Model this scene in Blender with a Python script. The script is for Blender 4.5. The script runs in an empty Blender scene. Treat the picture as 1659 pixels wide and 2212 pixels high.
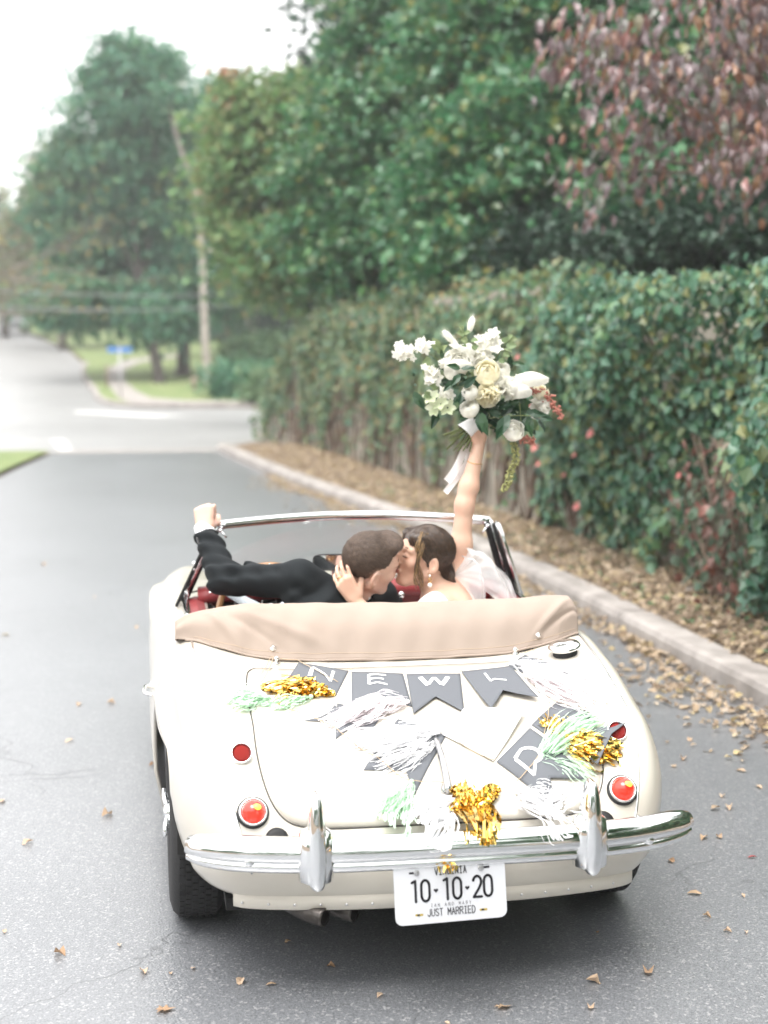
import bpy, bmesh, math, random
import numpy as np
from mathutils import Vector, Matrix, Quaternion
from mathutils.bvhtree import BVHTree

# ------------------------------------------------------------------ camera, world, sun, exposure
SC = bpy.context.scene
COL = SC.collection
CAM_LOC = np.array([-.833, -3.98, 1.82]); YAW, PITCH, FPX = .1625, .11, 3274.
cam = bpy.data.cameras.new('camera'); camo = bpy.data.objects.new('camera', cam); COL.objects.link(camo)
camo.location = CAM_LOC
camo.rotation_euler = (math.pi/2-PITCH, 0, -YAW)
cam.sensor_fit = 'VERTICAL'; cam.sensor_height = 36; cam.sensor_width = 27
cam.lens = 36*FPX/2212
cam.clip_start = .05; cam.clip_end = 1500
cam.dof.use_dof = True; cam.dof.focus_distance = 4.7; cam.dof.aperture_fstop = 1.85
SC.camera = camo
SUN_EL, SUN_AZ = math.radians(70), math.radians(215)     # high thin-cloud light from behind the camera's left
w = bpy.data.worlds.new('World'); SC.world = w; w.use_nodes = True
nt = w.node_tree; nt.nodes.clear()
sky = nt.nodes.new('ShaderNodeTexSky'); sky.sky_type = 'NISHITA'; sky.sun_disc = False
sky.sun_elevation = SUN_EL; sky.sun_rotation = SUN_AZ
sky.air_density = 1.; sky.dust_density = 6.; sky.ozone_density = 1.
hs = nt.nodes.new('ShaderNodeHueSaturation'); hs.inputs['Saturation'].default_value = .13   # cloud-white overcast
hs.inputs['Value'].default_value = 1.25
bg = nt.nodes.new('ShaderNodeBackground'); bg.inputs['Strength'].default_value = .15
wo = nt.nodes.new('ShaderNodeOutputWorld')
ov = nt.nodes.new('ShaderNodeMix'); ov.data_type = 'RGBA'; ov.inputs[0].default_value = .55; ov.inputs[7].default_value = (9.0, 8.9, 8.8, 1)   # even cloud layer over the clear sky
nt.links.new(sky.outputs[0], hs.inputs['Color']); nt.links.new(hs.outputs[0], ov.inputs[6]); nt.links.new(ov.outputs[2], bg.inputs['Color']); nt.links.new(bg.outputs[0], wo.inputs[0])
sl = bpy.data.lights.new('sun', 'SUN'); sl.energy = 1.0; sl.angle = math.radians(40); sl.color = (1, .96, .9)
so = bpy.data.objects.new('sun', sl); COL.objects.link(so)
so.rotation_euler = Vector((math.sin(SUN_AZ)*math.cos(SUN_EL), math.cos(SUN_AZ)*math.cos(SUN_EL), math.sin(SUN_EL))).to_track_quat('Z', 'Y').to_euler()
so.location = (-4, -6, 12)
SC.view_settings.view_transform = 'Standard'; SC.view_settings.look = 'None'
SC.view_settings.gamma = 1; SC.view_settings.use_curve_mapping = False
SC.view_settings.exposure = 1.24
SC.render.engine = 'CYCLES'
SC.cycles.use_denoising = True
SC.cycles.max_bounces = 8; SC.cycles.transparent_max_bounces = 16; SC.cycles.volume_bounces = 0
SC.cycles.sample_clamp_indirect = 6
random.seed(7); RNG = np.random.default_rng(11)

# ------------------------------------------------------------------ helpers
def V(*a): return np.array(a, float)
def unit(a):
    a = np.asarray(a, float); return a/(np.linalg.norm(a)+1e-12)

def mesh_data(name, verts, faces, mats, smooth=True, mi=None):
    me = bpy.data.meshes.new(name)
    v = np.asarray(verts, np.float32).reshape(-1, 3)
    if isinstance(faces, np.ndarray) and faces.ndim == 2:
        n, k = faces.shape
        me.vertices.add(len(v)); me.vertices.foreach_set('co', v.ravel())
        me.loops.add(n*k); me.loops.foreach_set('vertex_index', faces.astype(np.int32).ravel())
        me.polygons.add(n); me.polygons.foreach_set('loop_start', np.arange(0, n*k, k, dtype=np.int32))
        me.update(calc_edges=True); me.validate()
    else:
        me.from_pydata([tuple(map(float, p)) for p in v], [], [tuple(map(int, f)) for f in faces]); me.update()
    for m in (mats if isinstance(mats, (list, tuple)) else [mats]): me.materials.append(m)
    if mi is not None: me.polygons.foreach_set('material_index', np.asarray(mi, np.int32))
    me.polygons.foreach_set('use_smooth', np.full(len(me.polygons), bool(smooth)))
    me.update(); return me
def link(name, me, parent=None, **kw):
    o = bpy.data.objects.new(name, me); COL.objects.link(o)
    if parent is not None: o.parent = parent
    for k, x in kw.items(): o[k] = x
    return o
def add(name, vf, m, parent=None, smooth=True, mi=None, **kw):
    return link(name, mesh_data(name, vf[0], vf[1], m, smooth, mi), parent, **kw)
def thing(name, label, cat, loc=(0, 0, 0), group=None):
    o = bpy.data.objects.new(name, None); COL.objects.link(o); o.location = loc; o.empty_display_size = .1
    o['label'] = label; o['category'] = cat
    if group: o['group'] = group
    return o
def tag(o, label, cat, group=None):
    o['label'] = label; o['category'] = cat
    if group: o['group'] = group
    return o
def join(*vfs):
    vs, fs, n = [], [], 0
    for v, f in vfs:
        v = np.asarray(v, float).reshape(-1, 3); vs.append(v)
        fs += [tuple(int(i)+n for i in q) for q in f]; n += len(v)
    return np.vstack(vs), fs
def xf(vf, M=None, loc=(0, 0, 0), sc=1.):
    v = np.asarray(vf[0], float)*sc
    if M is not None: v = v @ np.asarray(M).T
    return v+np.asarray(loc, float), vf[1]
def basis(z, up=(0, 0, 1)):
    """columns x, y, z with z along the given direction"""
    z = unit(z); x = np.cross(up, z)
    if np.linalg.norm(x) < 1e-5: x = np.cross((0, 1, 0), z)
    x = unit(x); return np.stack([x, np.cross(z, x), z], 1)
def box(x0, x1, y0, y1, z0, z1):
    v = [(x, y, z) for x in (x0, x1) for y in (y0, y1) for z in (z0, z1)]
    return v, [(0, 1, 3, 2), (4, 6, 7, 5), (0, 4, 5, 1), (2, 3, 7, 6), (0, 2, 6, 4), (1, 5, 7, 3)]
def grid_faces(n, m, wrap=False):
    f = []
    for i in range(n-1):
        for j in range(m if wrap else m-1):
            j2 = (j+1) % m; f.append((i*m+j, i*m+j2, (i+1)*m+j2, (i+1)*m+j))
    return f
def frames(P, up=None):
    P = np.asarray(P, float); T = np.gradient(P, axis=0); T /= np.linalg.norm(T, axis=1)[:, None]+1e-12
    u = np.array(up if up is not None else ((0, 0, 1) if abs(T[0][2]) < .9 else (1, 0, 0)), float)
    A, B = [], []
    for t in T:
        a = u-t*np.dot(u, t); a /= np.linalg.norm(a)+1e-12; A.append(a); B.append(np.cross(t, a))
        if up is None: u = a
    return P, T, np.array(A), np.array(B)
def tube(P, r, n=8, cap=True, up=None):
    P, T, A, B = frames(P, up); r = np.broadcast_to(np.asarray(r, float), (len(P),))
    an = np.arange(n)*2*math.pi/n
    v = (P[:, None]+(A[:, None]*np.cos(an)[None, :, None]+B[:, None]*np.sin(an)[None, :, None])*r[:, None, None]).reshape(-1, 3)
    f = grid_faces(len(P), n, True)
    if cap: f += [tuple(range(n))[::-1], tuple(range((len(P)-1)*n, len(P)*n))]
    return v, f
def sweep(P, prof, up=None, scale=None, cap=True, closed=True):
    """profile points (a, b) carried along P, a along the 'up' side, b along tangent x up"""
    P, T, A, B = frames(P, up); pr = np.asarray(prof, float); n = len(pr)
    s = np.ones(len(P)) if scale is None else np.asarray(scale)
    v = (P[:, None]+(A[:, None]*pr[None, :, :1]+B[:, None]*pr[None, :, 1:])*s[:, None, None]).reshape(-1, 3)
    f = grid_faces(len(P), n, closed)
    if cap: f += [tuple(range(n))[::-1], tuple(range((len(P)-1)*n, len(P)*n))]
    return v, f
def lathe(prof, n=24, cap=True):
    """(radius, height) profile about z"""
    an = np.arange(n)*2*math.pi/n
    v = np.array([(r*math.cos(a), r*math.sin(a), z) for r, z in prof for a in an]); f = grid_faces(len(prof), n, True)
    if cap: f += [tuple(range(n))[::-1], tuple(range((len(prof)-1)*n, len(prof)*n))]
    return v, f
def ball(c, r, n=12, m=8, sc=(1, 1, 1)):
    pr = [(max(1e-4, math.sin(math.pi*i/m)), -math.cos(math.pi*i/m)) for i in range(m+1)]
    v, f = lathe(pr, n); return v*r*np.array(sc)+np.array(c), f
def spline(pts, n=8):
    P = np.asarray(pts, float); E = np.vstack([2*P[0]-P[1], P, 2*P[-1]-P[-2]]); out = []
    for k in range(len(P)-1):
        a, b, c, d = E[k:k+4]
        for j in range(n):
            t = j/n; out.append(.5*(2*b+(c-a)*t+(2*a-5*b+4*c-d)*t*t+(3*b-a-3*c+d)*t**3))
    out.append(P[-1]); return np.array(out)

# ------------------------------------------------------------------ materials (procedural)
def nmat(name):
    m = bpy.data.materials.new(name); m.use_nodes = True; n = m.node_tree.nodes; l = m.node_tree.links
    return m, n, l, n['Principled BSDF']
def c4(c): return (c[0], c[1], c[2], 1)
def mat(name, col, rough=.5, metal=0., col2=None, scale=6., bump=0., bscale=60., coat=0., spec=None, sss=0., trans=0., emit=None, detail=4., sheen=0., ior=None):
    m, n, l, b = nmat(name)
    b.inputs['Base Color'].default_value = c4(col); b.inputs['Roughness'].default_value = rough; b.inputs['Metallic'].default_value = metal
    if coat: b.inputs['Coat Weight'].default_value = coat; b.inputs['Coat Roughness'].default_value = .05
    if spec is not None: b.inputs['Specular IOR Level'].default_value = spec
    if sheen: b.inputs['Sheen Weight'].default_value = sheen
    if sss:
        b.inputs['Subsurface Weight'].default_value = sss; b.inputs['Subsurface Radius'].default_value = (1, .35, .2); b.inputs['Subsurface Scale'].default_value = .012
    if trans: b.inputs['Transmission Weight'].default_value = trans
    if ior: b.inputs['IOR'].default_value = ior
    if emit: b.inputs['Emission Color'].default_value = c4(emit[0]); b.inputs['Emission Strength'].default_value = emit[1]
    tc = None
    if col2 is not None or bump:
        tc = n.new('ShaderNodeTexCoord')
    if col2 is not None:
        x = n.new('ShaderNodeTexNoise'); x.inputs['Scale'].default_value = scale; x.inputs['Detail'].default_value = detail
        r = n.new('ShaderNodeMapRange'); r.inputs[1].default_value = .35; r.inputs[2].default_value = .65
        k = n.new('ShaderNodeMix'); k.data_type = 'RGBA'; k.inputs[6].default_value = c4(col); k.inputs[7].default_value = c4(col2)
        l.new(tc.outputs['Object'], x.inputs['Vector']); l.new(x.outputs[0], r.inputs[0]); l.new(r.outputs[0], k.inputs[0]); l.new(k.outputs[2], b.inputs['Base Color'])
    if bump:
        x = n.new('ShaderNodeTexNoise'); x.inputs['Scale'].default_value = bscale; x.inputs['Detail'].default_value = 3
        u = n.new('ShaderNodeBump'); u.inputs['Strength'].default_value = bump; u.inputs['Distance'].default_value = .01
        l.new(tc.outputs['Object'], x.inputs['Vector']); l.new(x.outputs[0], u.inputs['Height']); l.new(u.outputs[0], b.inputs['Normal'])
    return m
def leafmat(name, stops, rough=.45, transl=.3, spec=.5, perobj=False, back=None):
    """leaf colours picked per leaf (mesh island) from a ramp, part of the light passing through"""
    m, n, l, b = nmat(name)
    if perobj: g = n.new('ShaderNodeObjectInfo'); src = g.outputs['Random']
    else: g = n.new('ShaderNodeNewGeometry'); src = g.outputs['Random Per Island']
    r = n.new('ShaderNodeValToRGB'); e = r.color_ramp.elements
    while len(e) < len(stops): e.new(.5)
    for i, (p, c) in enumerate(stops): e[i].position = p; e[i].color = c4(c)
    l.new(src, r.inputs[0]); col = r.outputs[0]
    if back is not None:
        gg = n.new('ShaderNodeNewGeometry'); k = n.new('ShaderNodeMix'); k.data_type = 'RGBA'
        l.new(gg.outputs['Backfacing'], k.inputs[0]); l.new(col, k.inputs[6]); k.inputs[7].default_value = c4(back); col = k.outputs[2]
    l.new(col, b.inputs['Base Color']); b.inputs['Roughness'].default_value = rough; b.inputs['Specular IOR Level'].default_value = spec
    t = n.new('ShaderNodeBsdfTranslucent'); l.new(col, t.inputs['Color'])
    mx = n.new('ShaderNodeMixShader'); mx.inputs[0].default_value = transl
    l.new(b.outputs[0], mx.inputs[1]); l.new(t.outputs[0], mx.inputs[2]); l.new(mx.outputs[0], n['Material Output'].inputs[0])
    return m

# ------------------------------------------------------------------ setting materials
def asphalt(name, base, dark, light, rough=.30):
    m, n, l, b = nmat(name)
    tc = n.new('ShaderNodeTexCoord')
    def noise(s, d=3, rough=.6):
        x = n.new('ShaderNodeTexNoise'); x.inputs['Scale'].default_value = s; x.inputs['Detail'].default_value = d; x.inputs['Roughness'].default_value = rough
        l.new(tc.outputs['Object'], x.inputs['Vector']); return x.outputs[0]
    def rng(src, a, c, o0=0., o1=1.):
        r = n.new('ShaderNodeMapRange'); r.inputs[1].default_value = a; r.inputs[2].default_value = c; r.inputs[3].default_value = o0; r.inputs[4].default_value = o1
        l.new(src, r.inputs[0]); return r.outputs[0]
    def mix(f, a, c, typ='MIX'):
        k = n.new('ShaderNodeMix'); k.data_type = 'RGBA'; k.blend_type = typ
        if isinstance(f, float): k.inputs[0].default_value = f
        else: l.new(f, k.inputs[0])
        for s, i in ((a, 6), (c, 7)):
            if isinstance(s, tuple): k.inputs[i].default_value = c4(s)
            else: l.new(s, k.inputs[i])
        return k.outputs[2]
    vor = n.new('ShaderNodeTexVoronoi'); vor.inputs['Scale'].default_value = 120; l.new(tc.outputs['Object'], vor.inputs['Vector'])
    col = mix(rng(noise(.45, 5), .3, .7), base, tuple(x*.78 for x in base))
    col = mix(rng(noise(170, 2), .50, .60), col, dark)
    col = mix(rng(noise(95, 1), .60, .68), col, light)
    # wandering hairline cracks
    dn = n.new('ShaderNodeTexNoise'); dn.inputs['Scale'].default_value = 2.2; dn.inputs['Detail'].default_value = 6; l.new(tc.outputs['Object'], dn.inputs['Vector'])
    va = n.new('ShaderNodeVectorMath'); va.operation = 'MULTIPLY_ADD'; va.inputs[1].default_value = (.9, .9, 0)
    l.new(dn.outputs[1], va.inputs[0]); l.new(tc.outputs['Object'], va.inputs[2])
    cv = n.new('ShaderNodeTexVoronoi'); cv.feature = 'DISTANCE_TO_EDGE'; cv.inputs['Scale'].default_value = .55; l.new(va.outputs[0], cv.inputs['Vector'])
    line = rng(cv.outputs[0], .0, .0055, 1., 0.); gate = rng(noise(.9, 2), .48, .56)
    mu = n.new('ShaderNodeMath'); mu.operation = 'MULTIPLY'; l.new(line, mu.inputs[0]); l.new(gate, mu.inputs[1])
    col = mix(mu.outputs[0], col, tuple(x*.55 for x in base))
    l.new(col, b.inputs['Base Color']); b.inputs['Roughness'].default_value = rough; b.inputs['Specular IOR Level'].default_value = 1.
    h = n.new('ShaderNodeMath'); h.operation = 'SUBTRACT'; l.new(vor.outputs[0], h.inputs[0]); l.new(mu.outputs[0], h.inputs[1])
    u = n.new('ShaderNodeBump'); u.inputs['Strength'].default_value = .22; u.inputs['Distance'].default_value = .004; l.new(h.outputs[0], u.inputs['Height']); l.new(u.outputs[0], b.inputs['Normal'])
    return m
M_ROAD = asphalt('asphalt', (.195, .203, .216), (.112, .118, .127), (.30, .30, .31))
M_CROSS = asphalt('old_asphalt', (.29, .288, .285), (.24, .24, .24), (.34, .34, .34), .42)
M_CONC = mat('concrete', (.35, .322, .30), .85, col2=(.22, .20, .185), scale=5, bump=.35, bscale=40)
M_PAINT = mat('road_paint', (.58, .58, .56), .7, col2=(.46, .46, .45), scale=8)
M_EARTH = mat('earth', (.13, .095, .065), .95, col2=(.20, .15, .10), scale=3, bump=.6, bscale=20)
M_GRASS = mat('lawn_grass', (.115, .17, .055), .9, col2=(.19, .22, .09), scale=1.5, bump=.6, bscale=60)
M_WALL = mat('stained_concrete', (.40, .365, .305), .9, col2=(.22, .195, .16), scale=2.2, bump=.6, bscale=14, detail=8)
M_BARK = mat('grey_bark', (.22, .19, .16), .9, col2=(.12, .10, .085), scale=6, bump=.8, bscale=25)
M_BARKD = mat('dark_bark', (.045, .038, .033), .95, col2=(.08, .07, .06), scale=6, bump=.8, bscale=20)
M_BARKP = mat('pale_bark', (.40, .36, .32), .85, col2=(.24, .21, .18), scale=5, bump=.6, bscale=18)
M_VINE = mat('vine_stem', (.17, .12, .085), .9, col2=(.09, .065, .05), scale=9, bump=.5)

def zt(y):
    t = (np.asarray(y, float)-40)/2.5
    return .045*2.5*np.logaddexp(0, t)
def sheet(name, poly, m, dz, step=1.5, **kw):
    """flat polygon (x, y) filled and laid dz above the terrain; finer pieces so that it follows the slope"""
    bm = bmesh.new(); bm.faces.new([bm.verts.new((x, y, 0)) for x, y in poly])
    y0, y1 = min(p[1] for p in poly), max(p[1] for p in poly)
    k = math.floor(max(y0, 36)); 
    while k < y1:
        bmesh.ops.bisect_plane(bm, geom=bm.verts[:]+bm.edges[:]+bm.faces[:], plane_co=(0, k, 0), plane_no=(0, 1, 0)); k += step if k < 50 else 8
    bmesh.ops.triangulate(bm, faces=bm.faces[:])
    for v in bm.verts: v.co.z = float(zt(v.co.y))+dz
    me = bpy.data.meshes.new(name); bm.to_mesh(me); bm.free(); me.materials.append(m)
    if me.polygons and sum(p.normal.z for p in me.polygons) < 0: me.flip_normals()
    return link(name, me, None, kind='structure', **kw)

# ground to the horizon
gy = np.concatenate([np.linspace(-60, 36, 25), np.linspace(37, 60, 24), np.linspace(65, 240, 20)]); gx = np.linspace(-200, 200, 33)
gv = np.array([(x, y, float(zt(y))-.012) for y in gy for x in gx])
add('ground', (gv, np.array(grid_faces(len(gy), len(gx)))[:, ::-1]), M_EARTH, kind='structure')
KERB = spline([(2.34, -14), (2.29, -6), (2.26, 0), (2.245, 3), (2.21, 4), (2.175, 5.5), (2.10, 7.5), (1.854, 10.4), (1.49, 13.1), (1.065, 16.5), (.64, 21), (.55, 22.3)], 6)
LEFT = [(-2.2, 22.3), (-2.29, 21.5), (-2.56, 19.0), (-2.7, 17.5), (-3.0, 14), (-3.3, 10), (-3.5, 5), (-3.6, 0), (-3.7, -14)]
sheet('road', [(x+.02, y) for x, y in KERB]+LEFT, M_ROAD, -.004)
sheet('crossing_road', [(-60, 22.3), (60, 22.3), (60, 38.6), (2.6, 38.4), (.6, 38.7), (-.35, 38.9), (-1.2, 39.6), (-1.65, 40.7), (-2.0, 43), (-2.15, 45.8), (-2.5, 50), (-2.83, 55.2), (-2.95, 62), (-3.9, 72), (-5.0, 80), (-7.4, 95), (-12, 125), (-40, 125), (-30, 95), (-26, 70), (-24, 50), (-30, 40), (-60, 39)], M_CROSS, -.004)
# painted lines and the pale gutter between the two roads
for nm, pl in (('stop_line', [(-2.45, 37.0), (.43, 33.6), (.50, 35.0), (-2.40, 37.9)]),
               ('edge_line', [(-6, 25.0), (-2.45, 25.75), (-2.14, 22.7), (-1.93, 22.7), (-2.22, 26.35), (-6, 25.65)]),
               ('gutter', [(-2.2, 22.15), (.56, 22.15), (1.5, 22.05), (1.5, 22.5), (.56, 22.7), (-2.2, 22.8)]),
               ('centre_line', [(-9.0, 30.4), (-20, 30.6), (-20, 30.85), (-9.0, 30.65)])):
    sheet(nm, pl, M_PAINT if 'line' in nm else M_CONC, .001 if nm != 'gutter' else -.0015)
# kerb of the near road, cast in lengths
def kerb_piece(P, name, parent=None):
    P = np.asarray(P); P3 = np.c_[P, zt(P[:, 1])]
    pr = [(-.03, .005), (.085, .005), (.118, .018), (.128, .05), (.128, .20), (-.03, .20)]
    return add(name, sweep(P3, pr, up=(0, 0, 1)), M_CONC, parent, smooth=False)
kerb = bpy.data.objects.new('kerb', None); COL.objects.link(kerb); kerb['kind'] = 'structure'
KP = np.asarray(KERB); seg = np.r_[0, np.cumsum(np.linalg.norm(np.diff(KP, axis=0), axis=1))]
s0 = 0.
while s0 < seg[-1]-.3:
    s1 = min(s0+2.4, seg[-1]); t = np.linspace(s0+.006, s1-.006, 7)
    kerb_piece(np.c_[np.interp(t, seg, KP[:, 0]), np.interp(t, seg, KP[:, 1])], 'kerb_stone', kerb); s0 = s1
# verge between kerb and wall
WALLB = spline([(3.75, -14), (3.55, -4), (3.40, 2), (3.30, 5), (3.12, 8), (2.80, 10.6), (2.52, 15.5), (2.12, 19.9), (1.75, 23.3), (1.52, 25.6)], 6)
vg = []
for k in range(60):
    t = k/59; y = -13.9+t*(22.2+13.9)
    xk = np.interp(y, KP[:, 1], KP[:, 0])+.19; xw = np.interp(y, np.asarray(WALLB)[:, 1], np.asarray(WALLB)[:, 0])+.1
    for j in range(7):
        u = j/6; vg.append((xk+(xw-xk)*u, y, .10+.05*math.sin(u*2.6)+.02*math.sin(5*y+9*u)*math.sin(u*3.1)))
add('verge', (vg, grid_faces(60, 7)), M_EARTH, kind='structure')
# grass: near left corner, island across the road with kerb and path
sheet('lawn', [(-2.26, 22.1), (-2.33, 21.5), (-2.60, 19.0), (-2.74, 17.5), (-3.04, 14), (-3.34, 10), (-9, 9), (-9, 22.1)], M_GRASS, .05)
ISL = [(60, 38.75), (2.7, 38.55), (.6, 38.85), (-.35, 39.05), (-1.15, 39.7), (-1.58, 40.8), (-1.93, 43.1), (-2.08, 45.9), (-2.43, 50.1), (-2.76, 55.2), (-2.85, 62), (-3.8, 72), (-4.9, 80), (-7.3, 95), (-11.9, 125), (60, 125)]
sheet('grass_island', ISL, M_GRASS, .09)
sheet('footpath', [(2.6, 38.9), (.65, 39.15), (-.25, 39.35), (-.95, 40.1), (-1.3, 42.0), (-1.55, 46), (-1.9, 51), (-1.95, 57), (-1.2, 64), (1.5, 69), (1.5, 66.5), (-.6, 62), (-1.2, 56.5), (-1.15, 50), (-.80, 45.5), (-.35, 42.2), (.6, 40.9), (2.6, 40.4)], M_CONC, .096)
ik = spline([(2.62, 38.5), (.6, 38.78), (-.35, 38.98), (-1.18, 39.65), (-1.62, 40.75), (-1.98, 43.05), (-2.12, 45.85), (-2.47, 50.1), (-2.8, 55.2), (-2.9, 62)], 5)[::-1]
P3 = np.c_[ik, zt(ik[:, 1])]
add('island_kerb', sweep(P3[::-1], [(-.03, -.05), (.13, -.05), (.13, .12), (-.03, .12)], up=(0, 0, 1)), M_CONC, smooth=False, kind='structure')
# ------------------------------------------------------------------ retaining wall and the bank it holds
WB = np.asarray(WALLB); HW = np.interp(WB[:, 1], [-14, 20, 22, 24, 25.6], [2.28, 2.28, 2.0, 1.3, .55])
rw = thing('retaining_wall', 'stained concrete retaining wall half buried under ivy, right of the road', 'wall', (3.3, 5, 0))
wv = []
for (x, y), h in zip(WB, HW):
    for zf, ox in ((0, 0), (.15, .02), (.4, .05), (.7, .09), (1, .13)):
        wv.append((x+ox+.03*math.sin(3.1*y+5*zf)*(1-zf), y, h*zf))
    wv.append((x+.50, y, h)); wv.append((x+.50, y, -.1))
wo_ = add('concrete_face', (np.array(wv)-V(3.3, 5, 0), [f[::-1] for f in grid_faces(len(WB), 7)]), M_WALL, rw)
cop = []
for i in range(0, len(WB)-1, 2):
    a, b_ = WB[i], WB[min(i+2, len(WB)-1)]
    if a[1] < 8.6 or a[1] > 12.5: continue
    m_ = unit(b_-a)*.008
    P = np.array([(a[0]+m_[0]+.11, a[1]+m_[1], 2.283), (b_[0]-m_[0]+.11, b_[1]-m_[1], 2.283)])
    add('coping_stone', sweep(P-V(3.3, 5, 0), [(0, -.05), (.07, -.05), (.08, .0), (.08, .40), (0, .40)], up=(0, 0, 1)), M_WALL, rw, smooth=False)
bk = []
for (x, y), h in zip(WB, HW):
    for d, up_ in ((.48, -.02), (1.5, .15), (4, .5), (9, 1.2), (20, 2.2), (45, 3.5)):
        bk.append((x+d, y+d*.05, h*(1 if d < 10 else 1)+up_-.06))
add('bank', (bk, [f[::-1] for f in grid_faces(len(WB), 6)]), M_EARTH, kind='structure')

# ------------------------------------------------------------------ foliage
def leaf_cards(P, D, Nn, L, W, fold=.25, detail=False):
    """one folded leaf (two faces, or four when detailed) at each P along D with normal Nn"""
    D = D/(np.linalg.norm(D, axis=1)[:, None]+1e-9); S = np.cross(D, Nn); S /= np.linalg.norm(S, axis=1)[:, None]+1e-9
    U = np.cross(S, D); L = np.broadcast_to(L, (len(P),))[:, None]; W = np.broadcast_to(W, (len(P),))[:, None]
    a = P; t = P+D*L-U*L*.12; mid = P+D*L*.42
    l_ = mid+S*W+U*W*fold; r_ = mid-S*W+U*W*fold
    if not detail:
        v = np.stack([a, l_, t, r_], 1).reshape(-1, 3); i = np.arange(len(P))[:, None]*4
        return v, np.concatenate([i+np.array([[0, 2, 1]]), i+np.array([[0, 3, 2]])], 1).reshape(-1, 3)
    l2 = P+D*L*.75+S*W*.62+U*W*fold*.4; r2 = P+D*L*.75-S*W*.62+U*W*fold*.4; l1 = P+D*L*.14+S*W*.62; r1 = P+D*L*.14-S*W*.62
    v = np.stack([a, l1, l_, l2, t, r2, r_, r1, mid], 1).reshape(-1, 3); i = np.arange(len(P))[:, None]*9
    tri = np.array([[0, 8, 1], [1, 8, 2], [2, 8, 3], [3, 8, 4], [4, 8, 5], [5, 8, 6], [6, 8, 7], [7, 8, 0]])
    return v, (i[:, None]+tri[None]).reshape(-1, 3)
def rdir(n): 
    d = RNG.normal(size=(n, 3)); return d/np.linalg.norm(d, axis=1)[:, None]
def crown_points(blobs, nclump, per, cr, flat=.5, shell=.55, layer=0.):
    """leaf positions in clumps spread through ellipsoids; each clump a flattened spray"""
    vol = np.array([b[1][0]*b[1][1]*b[1][2] for b in blobs])**.75; k = RNG.choice(len(blobs), nclump, p=vol/vol.sum())
    C_ = np.array([b[0] for b in blobs], float)[k]; R_ = np.array([b[1] for b in blobs], float)[k]
    d = rdir(nclump); rad = (shell**3+(1-shell**3)*RNG.random(nclump))**(1/3)
    cc = C_+d*R_*rad[:, None]
    s = cr*(.55+.9*RNG.random(nclump))
    N = nclump*per; o = RNG.normal(size=(N, 3)); ci = np.repeat(np.arange(nclump), per)
    out = np.repeat(d, per, axis=0); out[:, 2] *= .4
    o[:, 2] *= flat
    P = cc[ci]+o*s[ci][:, None]*.5
    P[:, 2] -= layer*np.linalg.norm(o[:, :2], axis=1)*s[ci]*.3
    return P, out
def crown(name, parent, blobs, nclump, per, size, cr, m, flat=.5, shell=.55, droop=.4, asp=.42, layer=0., origin=(0, 0, 0), detail=False):
    P, out = crown_points(blobs, nclump, per, cr, flat, shell, layer); n = len(P)
    D = out*.7+rdir(n)*.9; D[:, 2] -= droop
    Nn = rdir(n)*.6; Nn[:, 2] += 1.
    L = size*(.6+.8*RNG.random(n))
    return add(name, leaf_cards(P-np.array(origin), D, Nn, L, L*asp, detail=detail), m, parent, smooth=False, kind='stuff')
def trunk(parent, P, r0, r1, m, origin, name='trunk', n=10):
    P = spline(P, 6); t = np.linspace(0, 1, len(P)); r = r0+(r1-r0)*t; r[0] *= 1.35; r[1] *= 1.15
    return add(name, tube(P-np.array(origin), r, n), m, parent)
def limbs(parent, base, blobs, n, r, m, origin):
    vs = []
    for i in range(n):
        c, R_ = blobs[i % len(blobs)]; d = rdir(1)[0]; d[2] = abs(d[2])*.6
        e = np.array(c)+d*np.array(R_)*.8; b0 = np.array(base)+V(0, 0, random.uniform(-.1, .5)*(e[2]-base[2])*.4)
        mid = (b0+e)/2+rdir(1)[0]*.25*np.linalg.norm(e-b0)*.4
        P = spline([b0, mid, e], 5); vs.append(tube(P-np.array(origin), np.linspace(r, r*.2, len(P)), 6))
    return add('limb', join(*vs), m, parent, kind='stuff')
G = lambda *c: [(i/(len(c)-1), x) for i, x in enumerate(c)]
M_LF_MAPLE = leafmat('maple_leaf', G((.030, .090, .035), (.05, .17, .07), (.08, .23, .09), (.035, .13, .065), (.13, .28, .09), (.05, .17, .08), (.06, .20, .085), (.04, .14, .07), (.26, .25, .06)), .32, .35, spec=.7)
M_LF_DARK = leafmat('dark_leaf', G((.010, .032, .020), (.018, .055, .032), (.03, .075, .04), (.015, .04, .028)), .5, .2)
M_LF_TEAL = leafmat('teal_leaf', G((.040, .15, .090), (.06, .20, .12), (.085, .24, .12), (.045, .16, .10), (.14, .26, .10)), .45, .3)
M_LF_YEL = leafmat('yellow_green_leaf', G((.11, .23, .075), (.16, .30, .10), (.09, .21, .09), (.22, .31, .10), (.13, .26, .10), (.27, .24, .09), (.14, .27, .10)), .45, .35)
M_LF_RED = leafmat('rusty_leaf', G((.36, .16, .10), (.42, .22, .13), (.28, .20, .10), (.40, .18, .12)), .5, .35)
M_LF_HAZY = leafmat('olive_leaf', G((.10, .14, .06), (.16, .18, .08), (.12, .15, .07), (.22, .19, .09)), .5, .35)
M_LF_DOG = leafmat('dogwood_leaf', G((.13, .08, .085), (.20, .15, .16), (.10, .065, .065), (.24, .11, .095), (.22, .18, .19), (.07, .11, .06), (.30, .14, .07), (.13, .07, .075)), .30, .2, spec=.9, perobj=False)  # grey lavender stops put the leaves' sheen into their colour
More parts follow.
